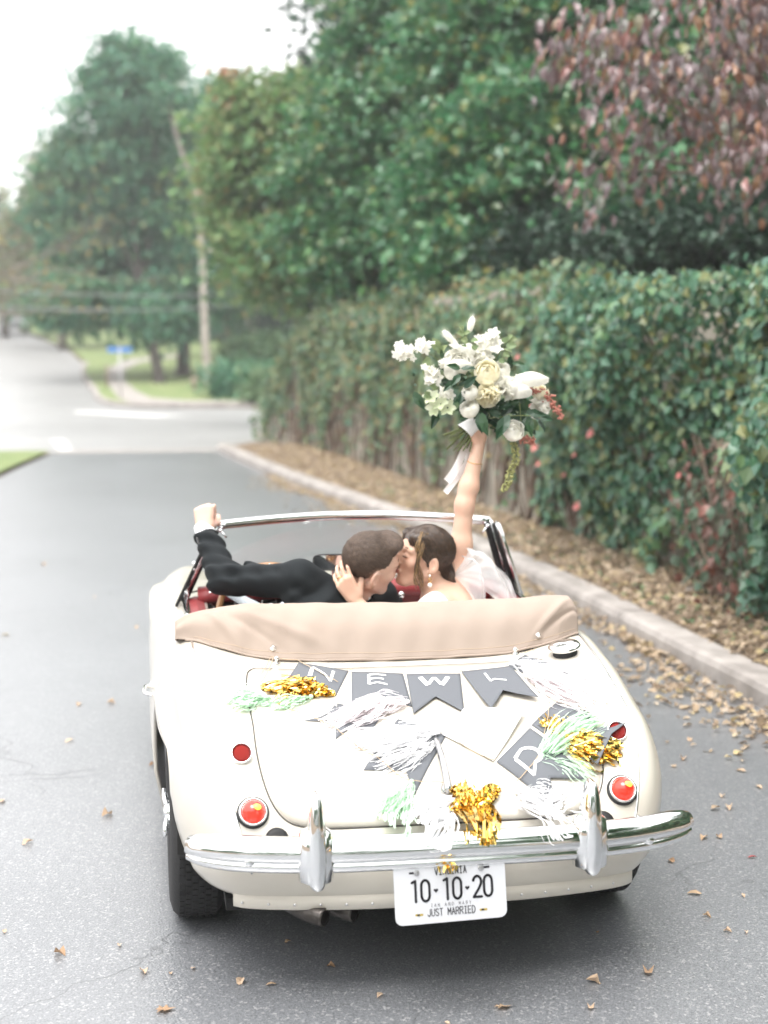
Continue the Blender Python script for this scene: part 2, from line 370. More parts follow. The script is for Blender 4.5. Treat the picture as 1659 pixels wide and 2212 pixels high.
M_LF_DOGO = leafmat('dogwood_leaf_near', G((.13, .08, .085), (.21, .155, .165), (.11, .07, .07), (.26, .11, .095), (.24, .19, .20), (.08, .12, .065), (.33, .15, .07), (.14, .075, .08)), .30, .2, spec=.9, perobj=True)  # near leaves, with the same sheen painted into the ramp
M_LF_IVY = leafmat('ivy_leaf', G((.028, .09, .055), (.05, .15, .085), (.08, .20, .10), (.035, .11, .075), (.13, .23, .09), (.065, .17, .11), (.22, .22, .07), (.05, .14, .08)), .33, .2, spec=.6)
M_LF_IVYO = leafmat('ivy_leaf_near', G((.028, .09, .055), (.05, .15, .085), (.08, .20, .10), (.035, .11, .075), (.13, .23, .09), (.065, .17, .11), (.25, .08, .05)), .33, .2, spec=.6, perobj=True)
M_LF_CREEP = leafmat('creeper_leaf', G((.15, .075, .06), (.24, .10, .075), (.10, .075, .055), (.07, .12, .07), (.06, .11, .07), (.13, .08, .06)), .4, .25)
M_LF_BUSH = leafmat('bush_leaf', G((.06, .16, .075), (.11, .21, .09), (.17, .23, .11), (.07, .18, .085)), .5, .3)
M_LITTER = leafmat('dry_leaf', G((.38, .29, .20), (.50, .40, .29), (.25, .18, .125), (.56, .46, .35), (.20, .145, .10), (.44, .35, .26), (.30, .225, .155), (.52, .42, .23), (.50, .42, .34)), .75, .2, spec=.2)
M_LITTERO = leafmat('fallen_leaf', G((.46, .33, .22), (.58, .44, .32), (.36, .23, .14), (.64, .50, .38), (.52, .38, .27)), .75, .2, spec=.2, perobj=True)

# ---- trees across the junction
def tree(name, label, base, path, r0, r1, bark, blobs, crowns, lim=8, group=None):
    t = thing(name, label, 'tree', base, group); o = base
    trunk(t, path, r0, r1, bark, o)
    if lim: limbs(t, path[-2], blobs, lim, r1*.8, bark, o)
    for args in crowns: crown('crown', t, *args, origin=o)
    return t
A = [((-1.5, 52, 8.7), (1.7, 2, 3.4)), ((-2.4, 52.5, 6.6), (1.7, 1.8, 2.6)), ((-.4, 52, 5.2), (1.9, 1.5, 2.6)), ((-2.9, 50.5, 3.4), (1.2, 1.3, 1.1)), ((-.6, 50.5, 3.1), (1.7, 1.3, 1.1)), ((-.9, 52, 11.2), (1.1, 1.4, 1.9))]
tree('evergreen_tree', 'big teal green evergreen with drooping skirts and a leaning dark trunk, beyond the junction', (.02, 49.3, .4), [(.05, 49.3, .35), (-.15, 49.6, 1.6), (-.5, 50.5, 3.5), (-1, 51.5, 8)], .21, .09, M_BARKD, A, [(A, 330, 90, .26, .95, M_LF_TEAL, .42, .5, .7, .30), (A[1:2]+A[3:4]+[((-3.2, 52, 8.0), (1.0, 1.2, 1.6))], 70, 70, .24, .9, M_LF_BUSH, .45, .6, .6, .32)])
B = [((.9, 54.5, 6), (1.5, 1.5, 3.6)), ((.1, 54.5, 10.0), (1.2, 1.5, 2.4)), ((.6, 53.5, 3.0), (1.2, 1.2, .9))]
tree('evergreen_tree', 'narrower dark evergreen with thick black trunk, just right of the big drooping evergreen', (.94, 53, .55), [(.94, 53, .5), (.98, 53.2, 2), (.9, 53.8, 4), (.5, 54.3, 8)], .27, .12, M_BARKD, B, [(B, 260, 90, .26, .95, M_LF_TEAL, .45, .5, .7, .30)])
T2 = [((3.4, 64, 11), (1.3, 1.4, 3)), ((3.2, 64.5, 6.5), (2.2, 1.8, 3.5)), ((4.8, 66, 8), (1.6, 1.6, 3.2))]
tree('hazy_tree', 'pale hazy green tree whose top shows between the tall evergreen and the maples', (3.3, 64.5, 1.2), [(3.3, 64.5, 1.1), (3.35, 64.5, 5), (3.4, 64.2, 10)], .2, .06, M_BARK, T2, [(T2, 260, 80, .30, 1.1, M_LF_TEAL, .5, .4, .4, .35)])
T3 = [((-4.4, 75, 9), (1.7, 1.6, 2.4)), ((-5.6, 77, 6.5), (2.2, 2, 2.6)), ((-3.6, 74, 6), (1.7, 1.6, 2.6))]
tree('hazy_tree', 'faded yellowish tree at the left edge of the tall evergreens', (-4.4, 75, 1.7), [(-4.4, 75, 1.6), (-4.5, 75.2, 5), (-4.6, 75.3, 8.5)], .2, .06, M_BARK, T3, [(T3, 210, 60, .30, 1.1, M_LF_HAZY, .5, .4, .4, .35)])
T3b = [((-8.5, 90, 6.5), (2.6, 2, 2.6)), ((-11.5, 93, 7), (3, 2, 3)), ((-6.3, 88, 5), (1.8, 1.6, 1.8))]
tree('hazy_tree', 'pale grey green tree fading into the sky at the left border, behind the parked car', (-8.5, 91, 2.4), [(-8.5, 91, 2.3), (-8.5, 91, 5), (-8.6, 91, 7)], .2, .06, M_BARK, T3b, [(T3b, 220, 60, .32, 1.2, M_LF_HAZY, .5, .4, .4, .35)])
# thin pale trunk that forks
t = thing('slender_tree', 'tall slender tree with one pale forked trunk standing on the grass island', 'tree', (1.66, 48.4, .35))
o_ = (1.66, 48.4, .35)
trunk(t, [(1.66, 48.4, .3), (1.58, 48.6, 2), (1.55, 48.8, 3.3), (1.51, 49.05, 5.4), (1.38, 49.24, 6.95), (.9, 49.5, 8.4), (.57, 49.7, 9.7), (.3, 49.8, 11)], .15, .05, M_BARKP, o_)
trunk(t, [(1.42, 49.2, 6.2), (1.85, 49.25, 7.4), (2.19, 49.3, 8.5), (2.4, 49.4, 10)], .10, .04, M_BARKP, o_, 'limb')
trunk(t, [(1.51, 49.05, 5.2), (1.9, 48.9, 5.0), (2.35, 48.7, 4.75)], .09, .05, M_BARKP, o_, 'limb')
SB = [((2.3, 49.5, 10), (1.1, 1, 1.5)), ((.4, 49.8, 11), (1., 1, 1.3)), ((2.2, 49.2, 7.8), (.9, .8, 1.2))]
crown('crown', t, SB, 60, 50, .20, .7, M_LF_TEAL, .5, .3, .4, .4, origin=o_)
RB = [((2.1, 47.6, 8.6), (.7, .6, .8)), ((2.4, 47.4, 7.6), (.6, .6, .9))]
crown('rusty_foliage', t, RB, 10, 30, .20, .6, M_LF_RED, .6, .2, .4, .45, origin=o_)
# pale trunks further back
for x, y, z, h, r, lab in ((4.75, 68.5, 1.3, 8.5, .33, 'thick pale trunk far back between the slender tree and the maples'), (6.1, 56.2, .75, 5.5, .20, 'pale trunk rising behind the end of the ivy wall')):
    t = thing('pale_trunk_tree', lab, 'tree', (x, y, z)); trunk(t, [(x, y, z-.2), (x+.03, y+.1, z+h*.5), (x+.1, y+.3, z+h)], r, r*.7, M_BARKP, (x, y, z))
    bl = [((x+.3, y+1, z+h+1), (2.6, 2, 2.6))]; crown('crown', t, bl, 130, 70, .30, 1.1, M_LF_YEL if r < .3 else M_LF_TEAL, .5, .4, .4, .35, origin=(x, y, z))
# understory bushes behind the island
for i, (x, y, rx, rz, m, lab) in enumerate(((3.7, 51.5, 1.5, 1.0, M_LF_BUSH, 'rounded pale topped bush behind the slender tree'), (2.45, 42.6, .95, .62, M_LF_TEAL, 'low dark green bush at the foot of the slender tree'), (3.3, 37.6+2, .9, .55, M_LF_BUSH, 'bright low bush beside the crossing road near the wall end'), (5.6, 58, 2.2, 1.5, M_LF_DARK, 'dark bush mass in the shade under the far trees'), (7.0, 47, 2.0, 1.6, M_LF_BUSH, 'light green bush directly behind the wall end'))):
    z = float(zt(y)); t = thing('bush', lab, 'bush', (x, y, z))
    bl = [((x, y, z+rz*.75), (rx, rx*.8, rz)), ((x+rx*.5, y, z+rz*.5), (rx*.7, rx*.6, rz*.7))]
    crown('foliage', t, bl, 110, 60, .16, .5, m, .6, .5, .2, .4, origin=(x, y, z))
    add('stem', join(*[tube(spline([(random.uniform(-.1, .1), random.uniform(-.1, .1), -.05), (random.uniform(-.3, .3)*rx, random.uniform(-.3, .3)*rx, rz*.6), (random.uniform(-.7, .7)*rx, random.uniform(-.5, .5)*rx, rz*1.2)], 4), .02, 5) for _ in range(7)]), M_BARK, t, kind='stuff')
# far wood that closes the view
far = [((9, 84, 7), (6, 4, 6)), ((18, 80, 8), (7, 4, 7)), ((4, 90, 6.5), (4, 3, 4.5)), ((30, 80, 9), (9, 5, 8))]
P, out = crown_points(far, 900, 60, 2.0, .5, .5); n = len(P); D = out+rdir(n); D[:, 2] -= .4; Nn = rdir(n)*.6; Nn[:, 2] += 1
L = .5*(.6+.8*RNG.random(n)); add('far_wood', leaf_cards(P, D, Nn, L, L*.4), M_LF_TEAL, smooth=False, kind='stuff')
# trees over the wall
T4 = [((1.95, 29.5, 5.2), (1.15, 1.2, 2.0)), ((1.75, 29.5, 6.5), (.8, 1, 1.1)), ((2.6, 29, 3.7), (1.3, 1.1, 1.2)), ((3.1, 29.5, 6.2), (1.1, 1.2, 1.6))]
tree('autumn_tree', 'yellow green tree with a few rusty leaves over the far end of the wall', (3.6, 30, .6), [(3.6, 30, .5), (3.4, 30, 2.2), (2.9, 29.8, 4), (2.4, 29.6, 6)], .16, .05, M_BARK, T4, [(T4, 260, 70, .17, .75, M_LF_YEL, .4, .3, .5, .42), ([T4[1], ((1.35, 28.6, 7.2), (.5, .5, .9))], 7, 30, .15, .5, M_LF_RED, .6, .5, .4, .42)])
MA = [((3.0, 21.5, 5.2), (1.3, 1.5, 1.9)), ((4.0, 21.5, 7.8), (1.6, 1.6, 2.0)), ((3.9, 20.5, 4.0), (1.6, 1.4, 1.4)), ((2.6, 21, 3.6), (1., 1.1, .9))]
tree('maple_tree', 'leafy green maple leaning over the wall at the middle of the view', (4.6, 21.5, 2.3), [(4.6, 21.5, 2.2), (4.5, 21.5, 3.2), (4.1, 21.4, 4.5), (3.6, 21.4, 7)], .17, .06, M_BARK, MA, [(MA, 240, 115, .135, .60, M_LF_MAPLE, .28, .35, .5, .42, .6)])
MB = [((4.4, 17.5, 5.6), (1.6, 1.6, 2.0)), ((4.0, 16.2, 3.9), (1.5, 1.4, 1.1)), ((5.6, 17, 7), (2, 2, 2.2)), ((3.4, 15.0, 3.5), (1.0, 1., .7)), ((4.0, 15.0, 4.7), (1.1, 1, .8))]
tree('maple_tree', 'dark green maple with layered sprays of leaves above the bouquet, over the wall', (5.4, 17.5, 2.5), [(5.4, 17.5, 2.4), (5.3, 17.4, 3.4), (5.0, 17.3, 5), (4.7, 17.2, 7)], .18, .06, M_BARK, MB, [(MB, 300, 115, .125, .58, M_LF_MAPLE, .25, .35, .5, .42, .7)])
MC = [((7.2, 16, 7), (2.4, 2.2, 2.8)), ((6.3, 13.6, 5.6), (1.6, 1.5, 1.6)), ((7.4, 12, 4.4), (2.0, 1.6, 1.3)), ((5.4, 12.6, 3.9), (1.2, 1.2, .9))]
tree('shade_tree', 'dark leafy tree behind the red dogwood, its branches hanging in deep shade', (7.6, 14.5, 2.7), [(7.6, 14.5, 2.6), (7.5, 14.4, 4), (7.2, 14.2, 6)], .2, .08, M_BARKD, MC, [(MC, 420, 75, .13, .65, M_LF_MAPLE, .35, .4, .5, .45, .5)])
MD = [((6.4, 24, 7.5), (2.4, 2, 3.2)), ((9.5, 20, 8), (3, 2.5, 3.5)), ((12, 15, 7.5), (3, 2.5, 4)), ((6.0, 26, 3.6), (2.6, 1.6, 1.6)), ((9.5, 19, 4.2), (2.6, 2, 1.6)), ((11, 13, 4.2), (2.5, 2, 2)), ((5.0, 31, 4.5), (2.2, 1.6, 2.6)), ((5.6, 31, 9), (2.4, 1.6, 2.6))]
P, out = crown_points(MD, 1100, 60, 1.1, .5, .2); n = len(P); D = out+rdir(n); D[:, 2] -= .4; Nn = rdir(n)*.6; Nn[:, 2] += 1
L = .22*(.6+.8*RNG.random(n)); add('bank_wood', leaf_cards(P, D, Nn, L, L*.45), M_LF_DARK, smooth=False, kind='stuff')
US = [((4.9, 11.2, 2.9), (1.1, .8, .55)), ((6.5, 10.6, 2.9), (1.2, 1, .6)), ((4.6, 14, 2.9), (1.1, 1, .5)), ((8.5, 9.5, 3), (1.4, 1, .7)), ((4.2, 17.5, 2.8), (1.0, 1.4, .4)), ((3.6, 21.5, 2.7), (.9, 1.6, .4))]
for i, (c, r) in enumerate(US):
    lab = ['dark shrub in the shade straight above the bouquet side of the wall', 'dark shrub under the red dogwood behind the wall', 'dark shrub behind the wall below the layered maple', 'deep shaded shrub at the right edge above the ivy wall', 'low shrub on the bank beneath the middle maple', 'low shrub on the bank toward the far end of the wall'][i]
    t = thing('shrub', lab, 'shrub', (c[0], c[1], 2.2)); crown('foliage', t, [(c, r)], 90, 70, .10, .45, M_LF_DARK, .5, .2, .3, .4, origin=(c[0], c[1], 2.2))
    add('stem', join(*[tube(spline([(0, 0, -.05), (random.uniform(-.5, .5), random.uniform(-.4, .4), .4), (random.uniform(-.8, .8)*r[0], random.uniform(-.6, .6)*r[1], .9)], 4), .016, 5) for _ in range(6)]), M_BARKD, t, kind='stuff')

for i, (x, y, lab) in enumerate(((6.2, -6.5, 'broad green tree on the bank behind the camera, mirrored in the chrome'), (6.8, -14, 'second broad green tree further back behind the camera'))):
    ME = [((x-.8, y, 6.8), (3.2, 3.2, 2.2)), ((x-2.6, y+.6, 6.2), (2.0, 2.2, 1.3)), ((x+.6, y, 8.6), (2.4, 2.4, 1.8))]
    tree('roadside_tree', lab, (x, y, 2.6), [(x, y, 2.4), (x-.1, y, 4.2), (x-.4, y, 6.5)], .22, .10, M_BARK, ME, [(ME, 240, 60, .16, .9, M_LF_MAPLE, .4, .3, .5, .48)])
bw = [((-26, -28, 4), (8, 4, 6)), ((-13, -31, 4.5), (8, 4, 6)), ((0, -32, 4.5), (7, 4, 6)), ((12, -29, 5), (7, 4, 6.5)), ((24, -26, 5), (7, 5, 6)), ((-36, -22, 4), (7, 5, 5))]
P, out = crown_points(bw, 520, 50, 2.2, .5, .4); n = len(P); D = out+rdir(n); D[:, 2] -= .4; Nn = rdir(n)*.6; Nn[:, 2] += 1
L = .6*(.6+.8*RNG.random(n)); add('far_wood', leaf_cards(P, D, Nn, L, L*.42), M_LF_MAPLE, smooth=False, kind='stuff')
# ---- red dogwood, top right: near leaves one by one
dg = thing('dogwood_tree', 'dogwood with drooping purple red autumn leaves reaching over the wall from the right', 'tree', (4.9, 8.6, 2.3)); o_ = np.array((4.9, 8.6, 2.3))
trunk(dg, [(4.9, 8.6, 2.2), (4.8, 8.5, 2.9), (4.5, 8.2, 3.6), (4.3, 7.9, 4.6)], .09, .05, M_BARK, o_)
DB = [((2.62, 7.5, 4.02), (.42, .5, .28)), ((3.0, 7.05, 3.68), (.5, .5, .42)), ((2.78, 7.35, 3.12), (.28, .4, .36)), ((3.35, 6.75, 3.85), (.55, .5, .45)), ((3.75, 6.5, 3.35), (.5, .5, .45)), ((3.2, 6.9, 4.25), (.8, .6, .35)), ((4.2, 7.0, 4.0), (.8, .7, .7)), ((3.35, 7.3, 3.2), (.45, .5, .3)), ((4.3, 7.3, 3.2), (.7, .6, .4)), ((3.4, 6.6, 4.8), (1.0, .8, .5))]
limbs(dg, (4.5, 8.2, 3.6), DB, 22, .03, M_BARK, o_)
P, out = crown_points(DB, 190, 15, .25, .8, .2); n = len(P)
D = out*.25+rdir(n)*.42; D[:, 2] -= 1.; Nn = rdir(n); Nn[:, 1] -= .8; Nn[:, 2] += .7
L = .112*(.65+.6*RNG.random(n)); dist = np.linalg.norm(P-CAM_LOC, axis=1)
near = np.argsort(dist-L*0)[:300]; rest = np.setdiff1d(np.arange(n), near)
add('foliage', leaf_cards(P[rest]-o_, D[rest], Nn[rest], L[rest], L[rest]*.25, .45, detail=True), M_LF_DOG, dg, smooth=False, kind='stuff')
def leaf_proto(name, m, asp, fold=.25, lobed=False):
    if lobed:
        out_ = [(0, 0), (.16, .30), (.34, .48), (.30, .22+.32), (.62, .30), (.72, .12), (1, 0), (.72, -.12), (.62, -.30), (.30, -.54), (.34, -.48), (.16, -.30)]
        v = [(x, y*asp*2, abs(y)*fold*.6-.12*x*x) for x, y in out_]+[(.35, 0, 0)]; k = len(out_)
        return mesh_data(name, v, [(i, (i+1) % k, k) for i in range(k)], m, smooth=False)
    v, f = leaf_cards(np.zeros((1, 3)), V(1, 0, 0)[None], V(0, 0, 1)[None], 1., asp, fold, True)
    return mesh_data(name, v, f, m, smooth=False)
def leaf_obj(me, name, p, d, nn, L, parent=None, off=None):
    o = bpy.data.objects.new(name, me); COL.objects.link(o)
    d = unit(d); s = unit(np.cross(nn, d)); u = np.cross(d, s)
    M_ = Matrix(((d[0]*L, s[0]*L, u[0]*L, p[0]), (d[1]*L, s[1]*L, u[1]*L, p[1]), (d[2]*L, s[2]*L, u[2]*L, p[2]), (0, 0, 0, 1)))
    if parent is not None: o.parent = parent
    o.matrix_basis = M_; return o
lp = leaf_proto('leaf', M_LF_DOGO, .25, .45)
for i in near: leaf_obj(lp, 'leaf', P[i]-o_, D[i], Nn[i], L[i], dg)

# ---- ivy over the wall
iv = thing('ivy', 'thick green ivy blanket hanging over the retaining wall with pink blossoms in it', 'ivy', (3.2, 6, 0)); o_ = np.array((3.2, 6, 0.))
def wall_at(y): return float(np.interp(y, WB[:, 1], WB[:, 0]))
def thick(y, z):
    near_ = 1/(1+math.exp((y-9.3)/.35))
    b = .12+near_*(.30+.17*math.sin(1.9*y+.6)+.08*math.sin(4.3*y+3*z))
    zz = z/2.3
    lump = math.sin(3.9*y+1.7*math.sin(2.2*z+.5))*math.sin(3.3*z+1.2*math.sin(2.9*y))+.6*math.sin(8.3*y+2*z)*math.sin(6.9*z-1.5*y)
    return max(.07, b*(.35+1.0*min(1, zz*1.6))*(1+.3*math.sin(2.7*z+1.3*y))+.10*lump*(.75+near_*.6))
def cover(y, z):
    """share of the wall hidden by leaves"""
    if y < 9.3: lo = .30+.22*math.sin(2.3*y)+.15*math.sin(5.1*y+1)
    else: lo = 1.02+.30*math.sin(1.7*y+2)+.30*math.sin(4.1*y)+.12*math.sin(9.3*y)
    return 1/(1+math.exp(-(z-lo)/.14))
n = 0; PP, DD, NN = [], [], []
for k in range(84000):
    y = -6+32*(random.random()**1.25); h = float(np.interp(y, WB[:, 1], HW))
    z = random.random()*(h+(.22 if y > 9.2 else .02)+(.12*math.sin(2.6*y+.4)+.07*math.sin(6.1*y))*(1 if y > 9.2 else .5))
    if random.random() > .03+.97*cover(y, z): continue
    gap = math.sin(3.9*y+1.7*math.sin(2.2*z+.5))*math.sin(3.3*z+1.2*math.sin(2.9*y))+.6*math.sin(8.3*y+2*z)*math.sin(6.9*z-1.5*y)
    if z < h*.48 and random.random() < .72/(1+math.exp((gap+.45)/.15)): continue
    tk = thick(y, z); over = max(0, z-h+.12)
    x = wall_at(y)-.02-tk*(.55+.45*random.random()**.5)+.13*z/2.3+over*1.6*random.random()
    if z > h-.1 and random.random() < .5: x += random.random()*.5
    PP.append((x, y+random.gauss(0, .03), z+(random.gauss(0, .04) if z > h-.1 else 0)))
for k in range(3600):
    y = 4.2+4.6*random.random(); z = 1.15+1.2*random.random(); PP.append((wall_at(y)-.03-thick(y, z)*random.uniform(.3, 1)+.13*z/2.3, y, z))
PP = np.array(PP); n = len(PP)
NN = rdir(n)*.55; NN[:, 0] -= .75; NN[:, 1] -= .3; NN[:, 2] += .55
DD = rdir(n)*.7; DD[:, 2] -= .8
L = .080*(.55+.9*RNG.random(n)); dist = np.linalg.norm(PP-CAM_LOC, axis=1)
vis = (PP[:, 1] > 4.2) & (PP[:, 1] < 9.5); idx = np.where(vis)[0]; near = idx[np.argsort(dist[idx])[::1]][:1500]; near = RNG.choice(near, 300, replace=False); rest = np.setdiff1d(np.arange(n), near)
M_LF_IVYF = leafmat('ivy_leaf_turning', G((.05, .13, .07), (.10, .19, .08), (.15, .22, .08), (.06, .14, .08), (.20, .20, .08), (.08, .16, .08), (.30, .20, .08), (.10, .18, .08)), .4, .25)
farm = (PP[rest][:, 1] > 9.6) & (RNG.random(len(rest)) < .62); r1, r2 = rest[~farm], rest[farm]
add('foliage', leaf_cards(PP[r1]-o_, DD[r1], NN[r1], L[r1], L[r1]*.40, detail=False), M_LF_IVY, iv, smooth=False, kind='stuff')
add('foliage', leaf_cards(PP[r2]-o_, DD[r2], NN[r2], L[r2], L[r2]*.40, detail=False), M_LF_IVYF, iv, smooth=False, kind='stuff')
lp = leaf_proto('leaf', M_LF_IVYO, .42, lobed=True)
for i in near:
    q = PP[i]-o_-V(.03, .01, 0); leaf_obj(lp, 'leaf', q, DD[i], NN[i], L[i]*1.15, iv)
st = []
for k in range(330):
    y = -3+12.5*random.random() if k < 230 else 9+15*random.random(); h = float(np.interp(y, WB[:, 1], HW)); z1 = h*random.uniform(.5, 1); z0 = random.uniform(0, .3)
    y2 = y+random.uniform(-.6, .6); pts = []
    for j in range(6):
        u = j/5; z = z1+(z0-z1)*u; yy = y+(y2-y)*u+random.gauss(0, .04)
        pts.append((wall_at(yy)-.03-thick(yy, z)*random.uniform(.2, .75)+.13*z/2.3, yy, z))
    st.append(tube(spline(pts, 3), random.uniform(.004, .014) if y < 9 else random.uniform(.008, .03), 4, cap=False))
add('vine_stem', (join(*st)[0]-o_, join(*st)[1]), M_VINE, iv, kind='stuff')
# red creeper trailing at the right edge
cp = thing('creeper', 'reddish creeper leaves trailing low on the ivy at the right edge', 'creeper', (2.95, 5.3, .0)); o_ = np.array((2.95, 5.3, 0))
cn = 300; P = np.c_[2.78+RNG.random(cn)*.25, 4.5+RNG.random(cn)*1.6, .15+1.05*RNG.random(cn)**1.2]; P[:, 0] -= .12*(P[:, 1] < 5.2)
D = rdir(cn)*.6; D[:, 2] -= .8; Nn = rdir(cn)*.6; Nn[:, 0] -= .8; Nn[:, 1] -= .4; L = .075*(.6+.8*RNG.random(cn))
add('foliage', leaf_cards(P-o_, D, Nn, L, L*.32, detail=True), M_LF_CREEP, cp, smooth=False, kind='stuff')
add('stem', join(*[tube(spline([(random.uniform(-.1, .1), random.uniform(-.7, .7), 1.2), (random.uniform(-.15, .05), random.uniform(-.7, .7), .7), (random.uniform(-.15, .1), random.uniform(-.7, .7), .05)], 5), .006, 4) for _ in range(26)]), M_VINE, cp, kind='stuff')
M_PINK = mat('pink_petal', (.62, .20, .19), .6, col2=(.70, .30, .26), scale=30)
def blossom_mesh(name, m, np_=14, r=.036):
    vs = []
    for i in range(np_):
        a = i*2.4; t = i/np_; rr = r*(.35+.65*t); tilt = .2+.9*t
        d = V(math.cos(a), math.sin(a), 0); s = V(-math.sin(a), math.cos(a), 0); up = V(0, 0, 1)
        b = d*rr*.15; rows = []
        for u, wd in ((0, .3), (.5, .75), (1, .45)):
            c = b+(d*math.sin(tilt*u*1.2)+up*math.cos(tilt*u))*rr*u*1.1
            rows += [c-s*rr*wd*.7, c+d*rr*.12, c+s*rr*wd*.7]
        vs.append((rows, [(0, 1, 4, 3), (1, 2, 5, 4), (3, 4, 7, 6), (4, 5, 8, 7)]))
    v, f = join(*vs); return mesh_data(name, v, f, m)
bm_ = blossom_mesh('blossom', M_PINK)
for (y, z, s) in ((9.15, 1.55, 1), (8.7, 1.42, 1), (8.2, 1.32, 1.25), (8.95, .92, 1.3), (7.0, 1.15, 1.1), (7.95, .50, 1.15), (8.85, .78, .8), (7.8, 1.72, .7), (8.4, .72, .7), (6.2, .9, .7), (7.6, .95, .7)):
    x = wall_at(y)-thick(y, z)-.10+.13*z/2.3
    leaf_obj(bm_, 'blossom', V(x, y, z)-np.array((3.2, 6, 0)), (.3, -.9, .2), (-.8, -.5, .4), s, iv)

# ---- dead leaves: drifts along kerb and verge (uncountable), then single ones on the asphalt
def litter(n, fn, size=.065):
    P, N_ = [], []
    while len(P) < n:
        p = fn()
        if p is not None: P.append(p)
    P = np.array(P); D = rdir(n); D[:, 2] *= .25; Nn = rdir(n)*.45; Nn[:, 2] += 1; L = size*(.55+.9*RNG.random(n))
    return leaf_cards(P, D, Nn, L, L*.29, fold=.6, detail=True)
def verge_pt():
    y = -3+24*random.random()**1.5; xk = float(np.interp(y, KP[:, 1], KP[:, 0]))+.2; xw = wall_at(y); u = random.random()
    return (xk+(xw-xk)*u, y, .12+.05*math.sin(u*2.6)+.02*random.random())
def gutter_pt():
    y = -3+20*random.random()**1.4; xk = float(np.interp(y, KP[:, 1], KP[:, 0])); d = abs(random.gauss(0, .13+.09*math.sin(2.1*y+1)))
    if random.random() < .12: d = abs(random.gauss(0, .36))
    if y < 4.2 and y > 1.0 and random.random() < .5: d = abs(random.gauss(0.1, .22))
    if d > .9: return None
    return (xk-.01-d, y, .006+.035*random.random()*max(0, 1-d*3))
lv = litter(13000, verge_pt, .055); add('leaf_litter', lv, M_LITTER, smooth=False, kind='stuff')
lv = litter(4000, gutter_pt, .050); add('gutter_leaves', lv, M_LITTER, smooth=False, kind='stuff')
def weed_pt():
    y = 2+12*random.random(); xk = float(np.interp(y, KP[:, 1], KP[:, 0]))+.25; u = random.random(); return (xk+(wall_at(y)-xk)*u, y, .13+.05*random.random())
lv = litter(700, weed_pt, .05); add('weeds', lv, M_LF_BUSH, smooth=False, kind='stuff')

# ------------------------------------------------------------------ the car's body surface
# ---- car body surface: half sections (x, r) at key stations; r is measured from the pivot line (y .42, z .27)
PIV_Y, PIV_Z = .42, .27
def sfan(deg): return -np.radians(deg)*.40
_K = {  # s : 8 control points (x, r) from the centre line to the sill
 sfan(97): [(0,.30),(.25,.295),(.50,.245),(.56,.215),(.615,.15),(.645,.08),(.655,.03),(.655,0)],
 sfan(84): [(0,.365),(.25,.36),(.52,.315),(.585,.28),(.64,.195),(.668,.10),(.662,.04),(.648,0)],
 sfan(70): [(0,.385),(.25,.386),(.545,.375),(.61,.335),(.665,.235),(.690,.12),(.680,.045),(.660,0)],
 sfan(50): [(0,.372),(.25,.377),(.58,.405),(.642,.37),(.688,.265),(.706,.14),(.690,.05),(.670,0)],
 sfan(25): [(0,.372),(.25,.379),(.615,.420),(.670,.395),(.715,.30),(.728,.16),(.700,.06),(.676,0)],
 0.:       [(0,.398),(.28,.405),(.635,.455),(.685,.432),(.728,.335),(.744,.20),(.715,.07),(.685,.0)],
 .80-.42:  [(0,.478),(.33,.484),(.655,.532),(.70,.515),(.752,.42),(.782,.27),(.782,.12),(.775,.03)],
 1.05-.42: [(0,.530),(.50,.535),(.66,.562),(.70,.548),(.755,.465),(.79,.32),(.79,.12),(.76,-.07)],
 1.5-.42:  [(0,.545),(.57,.540),(.65,.540),(.69,.522),(.755,.45),(.793,.33),(.793,.10),(.75,-.07)],
 2.0-.42:  [(0,.585),(.57,.550),(.65,.535),(.69,.515),(.75,.44),(.787,.33),(.787,.10),(.75,-.07)],
 2.5-.42:  [(0,.570),(.40,.545),(.60,.520),(.68,.510),(.745,.42),(.785,.32),(.785,.12),(.75,-.07)],
 3.1-.42:  [(0,.500),(.32,.475),(.50,.45),(.62,.475),(.72,.42),(.78,.30),(.78,.15),(.76,.0)],
 3.5-.42:  [(0,.420),(.30,.395),(.46,.410),(.58,.460),(.69,.41),(.74,.28),(.74,.10),(.71,-.05)],
 3.8-.42:  [(0,.30),(.28,.28),(.42,.29),(.54,.36),(.64,.30),(.68,.2),(.67,.05),(.62,-.05)],
 3.93-.42: [(0,.10),(.22,.1),(.36,.1),(.46,.12),(.52,.1),(.54,.05),(.52,.0),(.48,-.03)],
}
_NS = [9,9,7,6,6,5,5]
_ks = np.array(sorted(_K)); _kp = np.array([_K[k] for k in _ks], float)
def _pchip(xs, ys, x):
    h=np.diff(xs); d=np.diff(ys,axis=0)/h.reshape(-1,*([1]*(ys.ndim-1)))
    m=np.zeros_like(ys); m[0]=d[0]; m[-1]=d[-1]
    for i in range(1,len(xs)-1):
        w1=2*h[i]+h[i-1]; w2=h[i]+2*h[i-1]
        same=(d[i-1]*d[i])>0
        with np.errstate(divide='ignore',invalid='ignore'):
            hm=(w1+w2)/(w1/d[i-1]+w2/d[i])
        m[i]=np.where(same,hm,0)
    i=int(np.clip(np.searchsorted(xs,x)-1,0,len(xs)-2)); t=(x-xs[i])/h[i]
    return ((2*t**3-3*t**2+1)*ys[i]+(t**3-2*t**2+t)*h[i]*m[i]+(-2*t**3+3*t**2)*ys[i+1]+(t**3-t**2)*h[i]*m[i+1])
